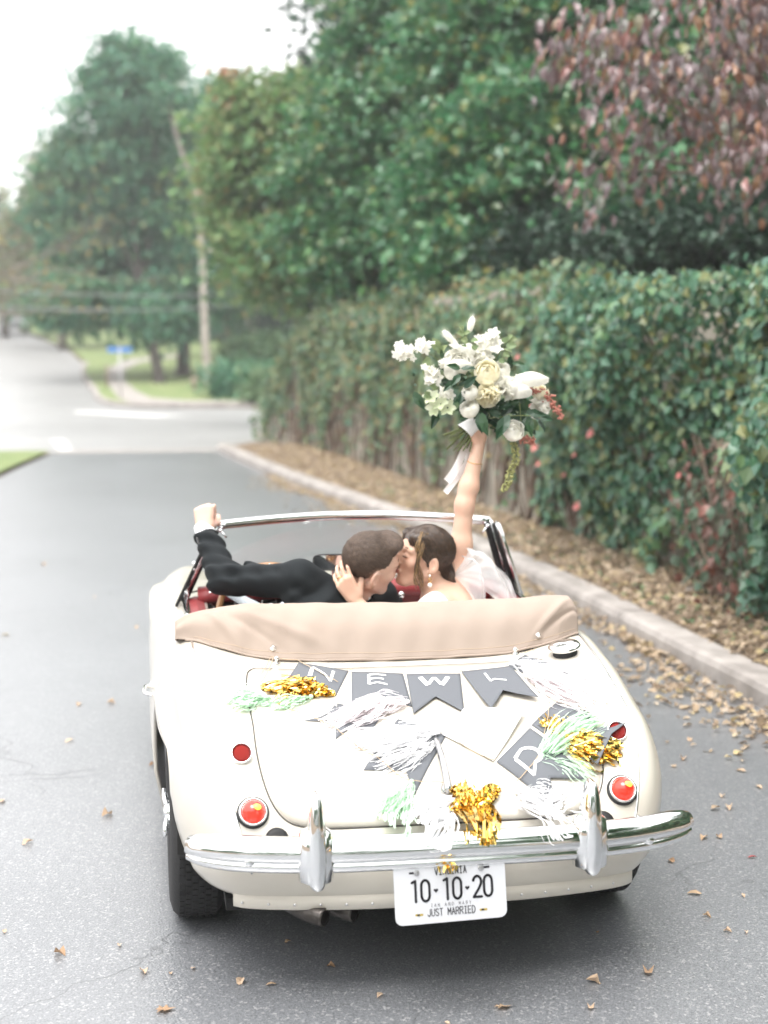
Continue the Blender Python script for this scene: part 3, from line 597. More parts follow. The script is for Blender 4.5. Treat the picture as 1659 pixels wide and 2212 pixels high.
def _crom(P, ns):
    P=np.asarray(P); ext=np.vstack([[-P[1][0],P[1][1]],P,2*P[-1]-P[-2]])
    out=[]
    for k in range(len(P)-1):
        p0,p1,p2,p3=ext[k:k+4]
        a=max(np.linalg.norm(p1-p0),1e-4)**.5;b=max(np.linalg.norm(p2-p1),1e-4)**.5;c=max(np.linalg.norm(p3-p2),1e-4)**.5
        m1=(p1-p0)/a-(p2-p0)/(a+b)+(p2-p1)/b; m2=(p2-p1)/b-(p3-p1)/(b+c)+(p3-p2)/c
        m1*=b;m2*=b
        for j in range(ns[k]):
            t=j/ns[k]
            out.append((2*t**3-3*t**2+1)*p1+(t**3-2*t**2+t)*m1+(-2*t**3+3*t**2)*p2+(t**3-t**2)*m2)
    out.append(P[-1]); return np.array(out)
def _arch(y):
    z=0.
    for yc in (.80,3.137):
        if abs(y-yc)<.36: z=max(z,.31+math.sqrt(.36**2-(y-yc)**2))
    return z
def section(s):
    cp=_pchip(_ks,_kp,s)
    if s>=0:
        a=_arch(s+PIV_Y)-PIV_Z
        if a>cp[7,1]:
            top=cp[4,1]-.02; a=min(a,top-.05)
            cp[7,1]=a; cp[6,1]=a+.3*max(.02,(cp[5,1]-a)) if cp[5,1]>a+.04 else a+.02
            cp[5,1]=max(cp[5,1],cp[6,1]+.025)
            cp[7,0]=cp[6,0]
    c=_crom(cp,_NS)
    return c
def to3(s,x,r):
    if s<0:
        f=-s/.40; return (x, PIV_Y-r*math.sin(f), PIV_Z+r*math.cos(f))
    return (x, PIV_Y+s, PIV_Z+r)
_sec={}
def surf(x,s):
    k=round(s,4)
    if k not in _sec: _sec[k]=section(k)
    c=_sec[k]; n=sum(_NS[:4])+1
    return to3(s,x,float(np.interp(abs(x),c[:n,0],c[:n,1])))
def surfn(x,s,off=0.):
    e=.006
    p=np.array(surf(x,s)); a=np.array(surf(x+e,s))-np.array(surf(x-e,s)); b=np.array(surf(x,s+e))-np.array(surf(x,s-e))
    n=np.cross(a,b); n/=np.linalg.norm(n)
    return p+n*off, n

# ------------------------------------------------------------------ the convertible
M_BODY = mat('cream_paint', (.575, .538, .472), .28, coat=.6)
M_CHROME = mat('chrome', (.86, .87, .88), .06, 1.)
M_STEEL = mat('dull_steel', (.55, .55, .56), .3, 1.)
M_BLACK = mat('black_rubber', (.012, .012, .013), .6)
M_TYRE = mat('tyre_rubber', (.022, .022, .023), .8, bump=.2, bscale=90)
M_DARK = mat('underbody', (.010, .010, .010), .9)
M_EXH = mat('exhaust_steel', (.11, .10, .095), .38, .9, col2=(.05, .045, .04), scale=20)
M_LENS = mat('red_lens', (.62, .012, .008), .12, coat=.8, emit=((1., .035, .012), .55))
M_BULB = mat('amber_glow', (.9, .30, .05), .3, emit=((1., .35, .04), 1.4))
M_REFL = mat('red_reflector', (.26, .014, .010), .5, spec=.2, bump=.5, bscale=400)
M_CANVAS = mat('tan_canvas', (.345, .278, .233), .9, col2=(.322, .258, .215), scale=7, bump=.10, bscale=420)
M_LEATHER = mat('red_leather', (.26, .028, .030), .42, col2=(.20, .02, .024), scale=9, bump=.2, bscale=160)
M_WOOD = mat('wheel_wood', (.34, .16, .05), .3, col2=(.25, .11, .035), scale=14, coat=.6)
M_DIAL = mat('dial_black', (.015, .015, .016), .3)
M_WHITE = mat('white_card', (.80, .80, .80), .6)
M_PLATE = mat('plate_white', (.60, .61, .64), .35, coat=.3)
M_INK = mat('black_ink', (.012, .011, .016), .5)
M_CARPET = mat('black_carpet', (.02, .018, .018), .95)
def glassmat(name, tint=(.96, .97, .96)):
    m, n, l, b = nmat(name); n.remove(b)
    t = n.new('ShaderNodeBsdfTransparent'); t.inputs[0].default_value = c4(tint); g = n.new('ShaderNodeBsdfGlossy'); g.inputs['Roughness'].default_value = .02
    f = n.new('ShaderNodeFresnel'); f.inputs[0].default_value = 1.35; x = n.new('ShaderNodeMixShader')
    l.new(f.outputs[0], x.inputs[0]); l.new(t.outputs[0], x.inputs[1]); l.new(g.outputs[0], x.inputs[2]); l.new(x.outputs[0], n['Material Output'].inputs[0]); return m
M_GLASS = glassmat('clear_glass')

car = thing('convertible', 'cream vintage two seat convertible with chrome bumper, decorated boot and the tan hood folded', 'car', (0, 0, 0))
def cp_(name, vf, m, parent=None, smooth=True, **kw): return add(name, vf, m, parent or car, smooth, **kw)

# body shell: fan of sections round the tail, upright sections forward; open over the cockpit and the wheels
SV = [sfan(d) for d in np.linspace(88, 1.5, 48)]+[0.]
yy = sorted(set(np.round(np.concatenate([np.linspace(.43, 1.2, 70), np.linspace(1.2, 2.74, 42), np.linspace(2.75, 3.53, 56), np.linspace(3.55, 3.93, 18)]), 4)))
SV += [y-.42 for y in yy]
secs = [section(s) for s in SV]; NC = len(secs[0])
bv, bf = [], []
for s, c in zip(SV, secs):
    for x, r in c[::-1]: bv.append(to3(s, -x, r))
    for x, r in c[1:]: bv.append(to3(s, x, r))
W_ = 2*NC-1; c1 = _NS[0]
for i in range(len(SV)-1):
    ym = (SV[i]+SV[i+1])/2+.42 if SV[i] >= 0 else 0
    for j in range(W_-1):
        cj = j-(NC-1) if j >= NC-1 else (NC-2)-j
        if 1.06 < ym < 1.975 and cj < c1: continue
        bf.append((i*W_+j, (i+1)*W_+j, (i+1)*W_+j+1, i*W_+j+1))
body = cp_('body', (bv, bf), M_BODY)
sd = body.modifiers.new('edge', 'SOLIDIFY'); sd.thickness = .012; sd.offset = 1 if body.data.polygons[len(bf)//2].normal.z < 0 else -1
BVH = BVHTree.FromPolygons([Vector(p) for p in bv], bf)
# dark floor box added to block light under the car; wheel wells
fl = [box(-.60, .60, .25, 3.75, .20, .235), box(-.55, .55, .30, 1.10, .235, .44)]
cp_('floor_light_block', join(*fl), M_DARK, smooth=False)
for sx in (-1, 1):
    for yc in (.80, 3.137):
        v = []
        for i in range(17):
            a = math.pi*i/16
            for xx in (.48, .732 if yc < 1 else .76): v.append((sx*xx, yc+.365*math.cos(a), .31+.362*math.sin(a)))
        cp_('wheel_well', join((v, grid_faces(17, 2)), ([(sx*.48, yc+.37*math.cos(math.pi*i/16), .31+.37*math.sin(math.pi*i/16)) for i in range(17)], [tuple(range(17))])), M_DARK)
# boot lid: proud panel with a dark strip standing in for the gap's shade
half = [(0, .44), (.25, .44), (.42, .425), (.478, .39), (.497, .30), (.503, .15), (.503, -.02), (.503, -.14), (.493, -.245), (.470, -.325), (.43, -.375), (.37, -.393), (.30, -.397), (.15, -.397), (0, -.397)]
lid_b = np.array(half+[(-x, s) for x, s in half[-2:0:-1]]); lb = spline(np.vstack([lid_b, lid_b[:1]]), 5)[:-1]; lc = V(0, .02)
lv, rings = [], 15
for k in range(rings):
    u = (k/(rings-1))**.8
    for p in lb:
        q = lc+(p-lc)*u; lv.append(surfn(q[0], q[1], .0045 if k < rings-1 else .0035)[0])
n_ = len(lb)
for p in lb: lv.append(surfn(p[0], p[1], -.006)[0])
cp_('boot_lid', (lv, [f[::-1] for f in grid_faces(rings+1, n_, True)]), M_BODY)
sp = [surfn(*(lc+(p-lc)*1.009), .0005)[0] for p in lb]+[surfn(*(lc+(lb[0]-lc)*1.009), .0005)[0]]
cp_('boot_gap_shade', tube(sp, .0024, 6, cap=False), mat('gap_shade_dark', (.06, .055, .05), .7))
# chrome beads along the wing joints
for sx in (-1, 1):
    P = []
    for s in np.linspace(sfan(74), .66, 60):
        c = section(s)[sum(_NS[:2])]; p, n = surfn(sx*c[0], s, .001); P.append(p)
    cp_('wing_bead', tube(P, .0042, 6), M_CHROME)
# lower valance with rivets
vp = []
for x in np.linspace(-.585, .585, 50):
    p = np.array(surf(x, sfan(88))); vp.append(p+V(0, -.006, 0))
vp = np.array(vp)
st_ = [vp+V(0, 0, .012), vp+V(0, -.003, .0), vp+V(0, -.003, -.030), vp+V(0, .004, -.034)]
vv = np.stack(st_, 1).reshape(-1, 3); cp_('valance', (vv, grid_faces(50, 4)), M_BODY)
rvm = mesh_data('rivet', *ball((0, 0, 0), .0042, 8, 5), M_STEEL)
for k in range(1, 49, 3):
    o = link('rivet', rvm, car); o.location = vp[k]+V(0, -.003, -.016)
# tail lamps and reflectors
def lamp(x, s, r, kind):
    p, n = surfn(x, s); n = n if kind == 'tail' else unit(n*.75+V(0, -.6, .02)); B_ = basis(n, (0, 0, 1))
    if kind == 'tail':
        o = cp_('tail_light', xf(lathe([(r*.84, .012), (r*.80, .020), (r*.66, .031), (r*.42, .040), (r*.2, .044), (.001, .045)], 28), B_, p), M_LENS)
        add('gasket', xf(lathe([(r*1.12, -.01), (r*1.12, .006), (r*1.02, .009), (r*.98, .006), (r*.98, -.01)], 28), B_, p), M_BLACK, o)
        add('bezel', xf(lathe([(r*1.0, -.008), (r*1.0, .012), (r*.94, .017), (r*.86, .016), (r*.83, .010)], 28), B_, p), M_CHROME, o)
        add('bulb', xf(ball((0, 0, .0405), .011, 10, 6, (1.2, .9, .55)), B_, p+B_[:, 0]*.008+B_[:, 1]*.004), M_BULB, o)
    else:
        o = cp_('reflector', xf(lathe([(r*.86, .018), (r*.6, .0215), (.001, .0225)], 24), B_, p), M_REFL)
        add('bezel', xf(lathe([(r*1.02, -.012), (r*1.02, .018), (r*.95, .025), (r*.86, .023), (r*.84, .012)], 24), B_, p), M_CHROME, o)
lamp(-.531, -.351, .040, 'tail'); lamp(.534, -.339, .040, 'tail'); lamp(-.553, -.165, .031, 'r'); lamp(.565, -.143, .031, 'r')
# bumper bracket grommets
for x in (-.468, .466):
    p, n = surfn(x, -.418); cp_('bracket_grommet', xf(lathe([(.034, -.01), (.034, .004), (.022, .008), (.001, .008)], 20), basis(n), p-V(0, 0, .010), 1.), M_BLACK)
# bumper: stepped section bent round the tail
bx = np.linspace(-.708, .700, 61)
bp = np.array([(x, -.085+.135*(abs(x)/.722)**3.8, .462) for x in bx])
prof = [(.052, -.006), (.0535, .006), (.050, .018), (.043, .029), (.032, .037), (.019, .042), (.005, .044), (-.005, .041), (-.011, .033), (-.0135, .028), (-.017, .031), (-.023, .0345), (-.031, .034), (-.039, .029), (-.045, .020), (-.048, .010), (-.048, -.002), (-.03, .004), (.0, .012), (.03, .008)]
es = np.full(61, .97); 
for k in range(5): es[k] = es[-1-k] = [.66, .81, .89, .93, .955][k]
cp_('bumper', sweep(bp, prof, up=(0, 0, 1), scale=es), M_CHROME)
for x in (-.555, .555):
    yb = -.085+.135*(abs(x)/.722)**3.8; cp_('bumper_bolt', ball((x, yb-.036, .452), .013, 12, 8, (1, .6, 1)), M_CHROME)
for sx in (-1, 1):      # overriders
    X = .378*sx; ovv = []
    for z, hw, d, dx in ((.372, .006, .052, 0), (.376, .020, .062, 0), (.388, .028, .070, 0), (.42, .032, .078, 0), (.47, .0325, .086, 0), (.52, .030, .084, 0), (.56, .026, .074, 0), (.595, .021, .060, 0), (.618, .015, .046, 0), (.629, .008, .032, 0), (.631, .001, .022, 0)):
        row = []
        for k in range(16):
            a = 2*math.pi*k/16; ca, sa = math.cos(a), math.sin(a)
            px_ = .86*hw*math.copysign(abs(ca)**.8, ca); py_ = -d*.5*math.copysign(abs(sa)**.75, sa)
            row.append((X+px_, -.100+py_+(.0 if sa > 0 else .02), z+.008))
        ovv += row
    cp_('overrider', (ovv, grid_faces(11, 16, True)+[tuple(range(16))]), M_CHROME)
    fv = []
    for z, hw, d in ((.392, .030, .030), (.40, .047, .044), (.45, .052, .052), (.50, .050, .050), (.53, .044, .042), (.54, .030, .028)):
        for k in range(16):
            a = 2*math.pi*k/16; fv.append((X+hw*math.cos(a), -.085-d*math.sin(a), z))
    cp_('overrider_collar', (fv, grid_faces(6, 16, True)+[tuple(range(16)), tuple(range(80, 96))]), M_CHROME)
# boot handle, filler cap, hood lugs
p0, n0 = surfn(.029, -.10, .016); p1, n1 = surfn(.030, -.20, .026); p2, n2 = surfn(.030, -.295, .020)
cp_('boot_handle', join(tube(spline([p0-n0*.01, p0+n0*.004, p1, p2+n2*.004, p2-n2*.01], 8), np.r_[np.linspace(.006, .0125, 25), np.linspace(.0128, .008, 8)], 10), xf(lathe([(.020, -.002), (.019, .006), (.014, .016), (.001, .018)], 16), basis(n2), surfn(.030, -.292, .004)[0])), mat('dark_reflection_chrome', (.50, .50, .51), .14, 1.))  # handle chrome darkened in colour in place of a dark reflection
p, n = surfn(.565, .40); cpo = cp_('filler_cap', xf(lathe([(.036, -.004), (.036, .018), (.052, .022), (.055, .028), (.050, .035), (.028, .041), (.001, .042)], 28), basis(n, (0, 1, 0)), p), M_CHROME)
add('filler_neck', xf(lathe([(.041, -.004), (.041, .006), (.037, .019)], 24), basis(n, (0, 1, 0)), p), M_BLACK, cpo)
for x, s in ((.415, .478), (-.393, .474)):
    p, n = surfn(x, s); cp_('hood_lug', join(xf(lathe([(.013, 0), (.012, .008), (.006, .012), (.006, .020), (.011, .024), (.001, .030)], 14), basis(n), p)), M_CHROME)

# folded hood under its canvas cover
def cover_pt(x, u):
    """u 0 bottom edge at the back .. 1 over the crest .. 1.6 down the front"""
    e = np.interp(x, [-.71, -.66, -.60, -.50, -.38, 0, .40, .58, .655], [.66, .635, .585, .535, .505, .487, .497, .525, .56])
    b = np.array(surf(np.clip(x, -.655, .655), e))+V(x-np.clip(x, -.655, .655), 0, .006)
    zt_ = np.interp(x, [-.71, -.68, -.63, -.56, -.49, -.2, .1, .45, .60, .640, .655], [.872, .895, .917, .935, .948, .944, .938, .945, .955, .952, .925])
    yt = np.interp(x, [-.71, -.5, .3, .60, .655], [1.14, 1.07, 1.05, 1.04, 1.03])
    c = V(x, yt, zt_)
    if u <= 1:
        q = b+(c-b)*u; q = q+V(0, -.022*math.sin(math.pi*u**1.4), .014*math.sin(math.pi*u))
        r = .018; 
        if u > .86: q[2] -= (u-.86)**2*.25
    else:
        t = (u-1)/.6; f = V(x, 1.24, .80); q = c+(f-c)*t; q[2] += .045*math.sin(math.pi*min(1, t*1.15))*(1-t); q = q+V(0, .015*math.sin(math.pi*t), 0)
    # creases: two long ones at the left, one at the right, faint waves between
    def ridge(x0, u0, x1, u1, wd, h):
        d = V(x1-x0, (u1-u0)*.2); L_ = np.linalg.norm(d); d /= L_; w_ = V(x-x0, (u-u0)*.2); t_ = np.dot(w_, d); s_ = w_[0]*d[1]-w_[1]*d[0]
        g = 1/(1+math.exp(-(t_+.01)/.015))/(1+math.exp((t_-L_)/.03)); return h*math.exp(-(s_/wd)**2)*g
    k = ridge(-.50, .85, -.26, .30, .020, .012)+ridge(-.52, .7, -.36, .12, .014, -.008)+ridge(.62, .85, .50, .20, .016, .014)+ridge(.645, .6, .55, .3, .012, -.012)+ridge(-.60, .9, -.52, .2, .018, .012)
    k += .0022*math.sin(31*x+3*u)+.0016*math.sin(57*x-5*u+1)
    return q+V(0, -k*.8, k*.6)
cx = np.concatenate([np.linspace(-.71, -.40, 44), np.linspace(-.39, .44, 60), np.linspace(.45, .655, 34)]); cu = np.concatenate([np.linspace(0, 1, 30), np.linspace(1.04, 1.6, 14)])
cvv = np.array([[cover_pt(x, u) for u in cu] for x in cx]); nU = len(cu)
cf = [f for f in grid_faces(len(cx), nU)]
caps = [tuple(range(nU)), tuple(range((len(cx)-1)*nU, len(cx)*nU))]
hc = cp_('hood_cover', (cvv.reshape(-1, 3), cf+[caps[0][::-1], caps[1]]), M_CANVAS)
sdm = hc.modifiers.new('cloth', 'SOLIDIFY'); sdm.thickness = .003; sdm.offset = 0
add('hem', tube([cover_pt(x, .0)+V(0, -.003, .0) for x in cx[4:]], .0045, 6), M_CANVAS, hc)
add('stitching', tube([cover_pt(x, .10)+V(0, -.0015, .0) for x in cx[8:-2]], .0012, 5), mat('thread', (.42, .32, .24), .8), hc)
for x in (-.397, .505):
    p = cover_pt(x, .16); q = cover_pt(x, .24); n = unit(np.cross(V(1, 0, 0), q-p)); n = n if n[1] < 0 else -n
    add('snap', join(xf(lathe([(.012, 0), (.011, .004), (.006, .006), (.006, .010), (.001, .012)], 16), basis(n), p)), M_CHROME, hc)
# loose flap of the hood at the left end
fl_ = spline([(-.700, 1.16, .862), (-.706, 1.10, .885), (-.695, 1.05, .872), (-.66, 1.02, .855)], 6)
0 and cp_('hood_flap', ([p+V(.0, .0, 0)+d for p in fl_ for d in (V(0, 0, .010), V(.035, .02, .022), V(.06, .05, .012))], grid_faces(len(fl_), 3)), M_CANVAS)

# cockpit
cp_('cockpit_floor', box(-.60, .60, 1.0, 2.6, .235, .26), M_CARPET, smooth=False)
cp_('bulkhead', box(-.60, .60, 1.10, 1.13, .26, .80), M_LEATHER, smooth=False)
for sx in (-1, 1):
    cp_('door_trim', join(box(sx*.60-.02, sx*.60+.02, 1.10, 2.2, .26, .80), sweep([(sx*.612, 1.08, .806), (sx*.612, 1.97, .812)], [(.012, -.03), (.022, 0), (.012, .03), (-.02, .03), (-.02, -.03)], up=(0, 0, 1))), M_LEATHER, smooth=False)
    cp_('window_channel', sweep([(sx*.655, 1.22, .818), (sx*.655, 1.95, .824)], [(.014, -.012), (.016, 0), (.014, .012), (-.01, .014), (-.01, -.014)], up=(0, 0, 1)), M_CHROME)
def seat(x):
    o = cp_('seat', join(xf(ball((0, 0, 0), 1, 20, 12, (.22, .25, .09)), None, (x, 1.42, .40))), M_LEATHER)
    add('backrest', xf(ball((0, 0, 0), 1, 20, 14, (.21, .07, .24)), None, (x, 1.20, .60)), M_LEATHER, o)
seat(-.33); seat(.33)
cp_('transmission_tunnel', sweep([(0, 1.2, .36), (0, 2.5, .42)], [(.10, -.09), (.12, 0), (.10, .09), (-.12, .11), (-.12, -.11)], up=(0, 0, 1)), M_CARPET)
# dash: padded roll and panel, dials, radio, knob
dx = np.linspace(-.60, .60, 31); roll = [(x, 1.945-.03*(1-(x/.6)**2), .862-.02*abs(x/.6)**3) for x in dx]
cp_('dash_roll', sweep(roll, [(.022, -.05), (.030, -.02), (.028, .02), (.008, .045), (-.022, .048), (-.034, .03), (-.030, -.05)], up=(0, 0, 1)), M_LEATHER)
cp_('dash_panel', join(([(x, 1.955-.03*(1-(x/.6)**2)+ (0.02 if z < .8 else 0), z) for x in dx for z in (.845, .74, .66)], grid_faces(31, 3))), M_LEATHER)
def dial(x, z, r, y=1.915):
    B_ = basis((0, -1, .15)); o = cp_('gauge', xf(lathe([(.001, .004), (r*.86, .004)], 24), B_, (x, y, z)), M_DIAL)
    add('bezel', xf(lathe([(r*.86, .003), (r*.92, .012), (r, .010), (r, -.02)], 24), B_, (x, y, z)), M_CHROME, o)
    add('needle', xf(box(-.002, .002, -.01, r*.7, .0055, .0065), B_, (x, y, z)), M_WHITE, o, smooth=False)
dial(-.46, .800, .058); dial(-.30, .800, .058); dial(-.575, .785, .036); dial(-.20, .79, .03)
pod = [(-.61, 1.93, .78), (-.58, 1.91, .845), (-.50, 1.90, .866), (-.40, 1.895, .872), (-.30, 1.895, .866)]
cp_('gauge_hood', tube(spline(pod, 6), .006, 8), M_CHROME)
rd = cp_('radio', box(.02, .20, 1.86, 1.93, .772, .815), M_BLACK, smooth=False)
for x in (.045, .175): add('radio_knob', xf(lathe([(.015, 0), (.014, .014), (.010, .018), (.001, .018)], 16), basis((0, -1, .1)), (x, 1.86, .794)), M_CHROME, rd)
cp_('dash_knob', xf(lathe([(.019, 0), (.019, .006), (.013, .012), (.012, .02), (.001, .021)], 18), basis((0, -1, .15)), (.197, 1.885, .832)), M_CHROME)
# steering wheel
sw_c = V(-.335, 1.70, .80); sw_B = basis((0, -.88, .48), (0, 0, 1)); R_ = .200
ring = [sw_c+sw_B @ V(R_*math.cos(a), R_*math.sin(a), 0) for a in np.linspace(0, 2*math.pi, 65)]
sw = cp_('steering_wheel', tube(ring, .0125, 10, cap=False), M_WOOD)
M_ALLOY = mat('brushed_alloy', (.62, .66, .70), .25, 1.)
for a in (math.radians(150), math.radians(30), math.radians(270)):
    d = V(math.cos(a), math.sin(a), 0); s_ = V(-math.sin(a), math.cos(a), 0); v = []
    for r in (.03, .08, .13, .19):
        for k in (-1, 1): v.append(sw_c+sw_B @ (d*r+s_*k*(.026-.05*r)+V(0, 0, -.02*(1-r/.2))))
    o = add('spoke', (v, grid_faces(4, 2)), M_ALLOY, sw, smooth=False); mm = o.modifiers.new('t', 'SOLIDIFY'); mm.thickness = .003
add('hub', xf(lathe([(.045, -.03), (.045, 0), (.03, .012), (.001, .015)], 20), sw_B, sw_c), M_CHROME, sw)
for a in np.linspace(0, 2*math.pi, 13)[:-1]: add('rim_stud', ball(sw_c+sw_B @ V(R_*math.cos(a), R_*math.sin(a), .0125), .0032, 8, 5), M_CHROME, sw)
add('column', tube([sw_c, sw_c+V(0, .30, -.16)], .02, 10), M_BLACK, sw)

# windscreen
wl, wr, blp, brp = V(-.530, 1.852, 1.128), V(.548, 1.852, 1.126), V(-.672, 1.985, .800), V(.672, 1.985, .800)
ws = cp_('windscreen', ([wl+(wr-wl)*t+V(0, .06*math.sin(math.pi*t), .022*math.sin(math.pi*t)) if r else blp+(brp-blp)*t+V(0, .14*math.sin(math.pi*t), .03*math.sin(math.pi*t)) for t in np.linspace(0, 1, 17) for r in (0, 1)], grid_faces(17, 2)), M_GLASS)
top = [wl+(wr-wl)*t+V(0, .06*math.sin(math.pi*t), .024*math.sin(math.pi*t)) for t in np.linspace(0, 1, 33)]
add('top_rail', sweep(top, [(.016, -.012), (.017, .004), (.010, .014), (-.004, .016), (-.015, .012), (-.018, .002), (-.012, -.010)], up=(0, 0, 1)), M_CHROME, ws)
def post(a, b, w_, d_, m, name):
    add(name, sweep([a, (a+b)/2, b], [(-d_, -w_), (-d_, w_), (-d_*.3, w_*1.15), (d_, w_), (d_, -w_), (-d_*.3, -w_*1.15)], up=(0, -1, 0)), m, ws)
post(wl, blp, .009, .015, M_CHROME, 'pillar'); post(wr, brp, .009, .015, M_CHROME, 'pillar')
post(wl+V(.013, .012, 0), blp+V(.018, .012, 0), .007, .010, M_BLACK, 'rubber_seal'); post(wr+V(-.013, -.012, -.01), brp+V(-.02, -.012, 0), .011, .012, M_BLACK, 'rubber_seal')
post(wl+V(-.012, -.02, -.0), blp+V(-.014, -.03, 0), .006, .010, M_BLACK, 'rubber_seal')
post(wr+V(.022, -.05, -.01), brp+V(.030, -.06, 0), .008, .012, M_CHROME, 'quarter_light_frame'); post(wr+V(.010, -.035, -.01), brp+V(.012, -.04, 0), .007, .010, M_BLACK, 'rubber_seal')
add('quarter_glass', ([wr+V(.022, -.04, 0), brp+V(.03, -.05, 0), brp+V(.03, .0, 0), wr+V(.022, .0, 0)], [(0, 1, 2, 3)]), M_GLASS, ws, smooth=False)
for sx, a, b in ((-1, wl, blp), (1, wr, brp)):
    q = a+(b-a)*.47; add('window_catch', join(ball(q+V(sx*.020, -.022, 0), .011, 10, 6), ball(q+V(sx*.020, -.022, -.02), .008, 10, 6)), M_CHROME, ws)
    add('hood_clamp', join(ball(a+V(-sx*.012, -.018, -.018), .011, 10, 6, (1, 1, .7)), tube([a+V(-sx*.012, -.018, -.018), a+V(-sx*.035, -.03, -.045)], .0045, 6)), M_CHROME, ws)
    add('pillar_foot', join(ball(b+V(-sx*.01, -.03, .03), .018, 10, 6), tube(spline([b+V(-sx*.025, -.05, .03), b+V(-sx*.03, -.06, .05), b+V(-sx*.02, -.06, .08)], 4), .006, 6)), M_CHROME, ws)
add('cowl_rubber', tube([blp+(brp-blp)*t+V(0, .14*math.sin(math.pi*t)-.008, .03*math.sin(math.pi*t)-.006) for t in np.linspace(0, 1, 25)], .009, 8), M_BLACK, ws)
for x0 in (-.40, .25):
    P = [(x0-.24, 2.03, .835), (x0-.05, 2.105, .87), (x0+.05, 2.125, .90)]; cp_('wiper', join(tube(P, .0035, 6), tube([(x0+.05, 2.16, .845), (x0-.10, 2.085, .865)], .003, 6)), M_BLACK)
# mirror on the dash
mB = basis((-.10, -1, .08)); mc = V(-.075, 1.86, .972); mr = []
for a in np.linspace(0, 2*math.pi, 33)[:-1]:
    mr.append((.080*math.copysign(abs(math.cos(a))**.45, math.cos(a)), .030*math.copysign(abs(math.sin(a))**.45, math.sin(a))))
def slab(pts, z0, z1):
    n = len(pts); return [(x, y, z0) for x, y in pts]+[(x, y, z1) for x, y in pts], [tuple(range(n))[::-1], tuple(range(n, 2*n))]+[(i, (i+1) % n, n+(i+1) % n, n+i) for i in range(n)]
mir = cp_('rear_view_mirror', xf(slab(mr, -.018, .004), mB, mc), M_CHROME, smooth=False)
add('mirror_rim', xf(tube([(x*1.0, y*1.0, .004) for x, y in mr+mr[:1]], .0036, 6, cap=False), mB, mc), M_BLACK, mir)
add('mirror_glass', xf(slab([(x*.95, y*.93) for x, y in mr], .0045, .0055), mB, mc), mat('mirror_silver', (.9, .9, .9), .01, 1.), mir, smooth=False)
add('mirror_stalk', tube([mc+V(0, .012, -.01), V(-.07, 1.92, .885)], .007, 8), M_CHROME, mir)

# wheels: tyre with tread blocks, spoked rim, knock-off spinner
def make_wheel():
    pr = []
    for k in range(25):
        a = math.pi*(-.5+k/24*1.0)   # outer shoulder profile
    prof_t = [(.205, -.062), (.235, -.080), (.275, -.084), (.308, -.074), (.3215, -.060), (.325, -.05), (.3275, 0), (.325, .05), (.3215, .060), (.308, .074), (.275, .084), (.235, .080), (.205, .062)]
    n = 96; an = np.arange(n)*2*math.pi/n
    v = np.array([(h, r*math.cos(a), r*math.sin(a)) for r, h in prof_t for a in an]); f = grid_faces(len(prof_t), n, True)
    tyre = (v, f); tr = []
    for i in range(72):
        a = 2*math.pi*i/72
        for j, h in enumerate((-.050, -.030, -.010, .010, .030, .050)):
            a2 = a+(.02 if j % 2 else -.02); R1 = .3305 if abs(h) < .04 else .3285
            b = box(h-.0075, h+.0075, -.0115, .0115, -.006, 0); M_ = np.array([[1, 0, 0], [0, math.cos(a2), math.sin(a2)], [0, -math.sin(a2), math.cos(a2)]])
            tr.append(xf((np.array(b[0])+V(0, 0, R1), b[1]), M_))
    rim = [(.205, -.066), (.210, -.058), (.195, -.05), (.185, 0), (.195, .05), (.210, .058), (.205, .066), (.198, .06), (.178, 0), (.198, -.06)]
    rv = np.array([(h, r*math.cos(a), r*math.sin(a)) for r, h in rim for a in an[::2]]); rf = grid_faces(len(rim), 48, True)
    sp_ = []
    for i in range(32):
        a = 2*math.pi*i/32; b = a+(.45 if i % 2 else -.45)
        sp_.append(tube([V(-.055 if i % 2 else .02, .04*math.cos(a), .04*math.sin(a)), V(-.02+.02*(i % 3), .19*math.cos(b), .19*math.sin(b))], .0022, 4, cap=False))
    hub = lathe([(.001, .078), (.030, .078), (.036, .06), (.045, .03), (.05, -.04), (.001, -.04)], 20)
    ear = join(*[tube([V(-.080, .010*s, .0), V(-.092, .052*s, .012*s), V(-.096, .082*s, .028*s)], [.013, .011, .006], 8) for s in (1, -1)], xf(lathe([(.001, .03), (.022, .026), (.028, 0), (.028, -.02)], 16), np.array([[0, 0, -1], [0, 1, 0], [1, 0, 0]]), (-.07, 0, 0)))
    Mh = np.array([[0, 0, -1], [0, 1, 0], [1, 0, 0]])
    return (mesh_data('wheel', *tyre, M_TYRE), mesh_data('tread', *join(*tr), M_TYRE, smooth=False), mesh_data('rim', *join((rv, rf)), M_CHROME), mesh_data('spokes', *join(*sp_), M_CHROME), mesh_data('hub', *xf(hub, Mh), M_CHROME), mesh_data('spinner', *ear, M_CHROME))
WM = make_wheel()
for sx in (-1, 1):
    for yc, xo, rz in ((.80, .668, 0), (3.137, .65, .10)):
        o = link('wheel', WM[0], car); o.location = (sx*xo, yc, .3285); o.rotation_euler = (random.random()*6, 0, (math.pi if sx > 0 else 0)+rz)
        for nm, me in zip(('tread', 'rim', 'spokes', 'hub', 'spinner'), WM[1:]):
            q = link(nm, me, o)
            if nm in ('spokes', 'tread'): q['kind'] = 'stuff'
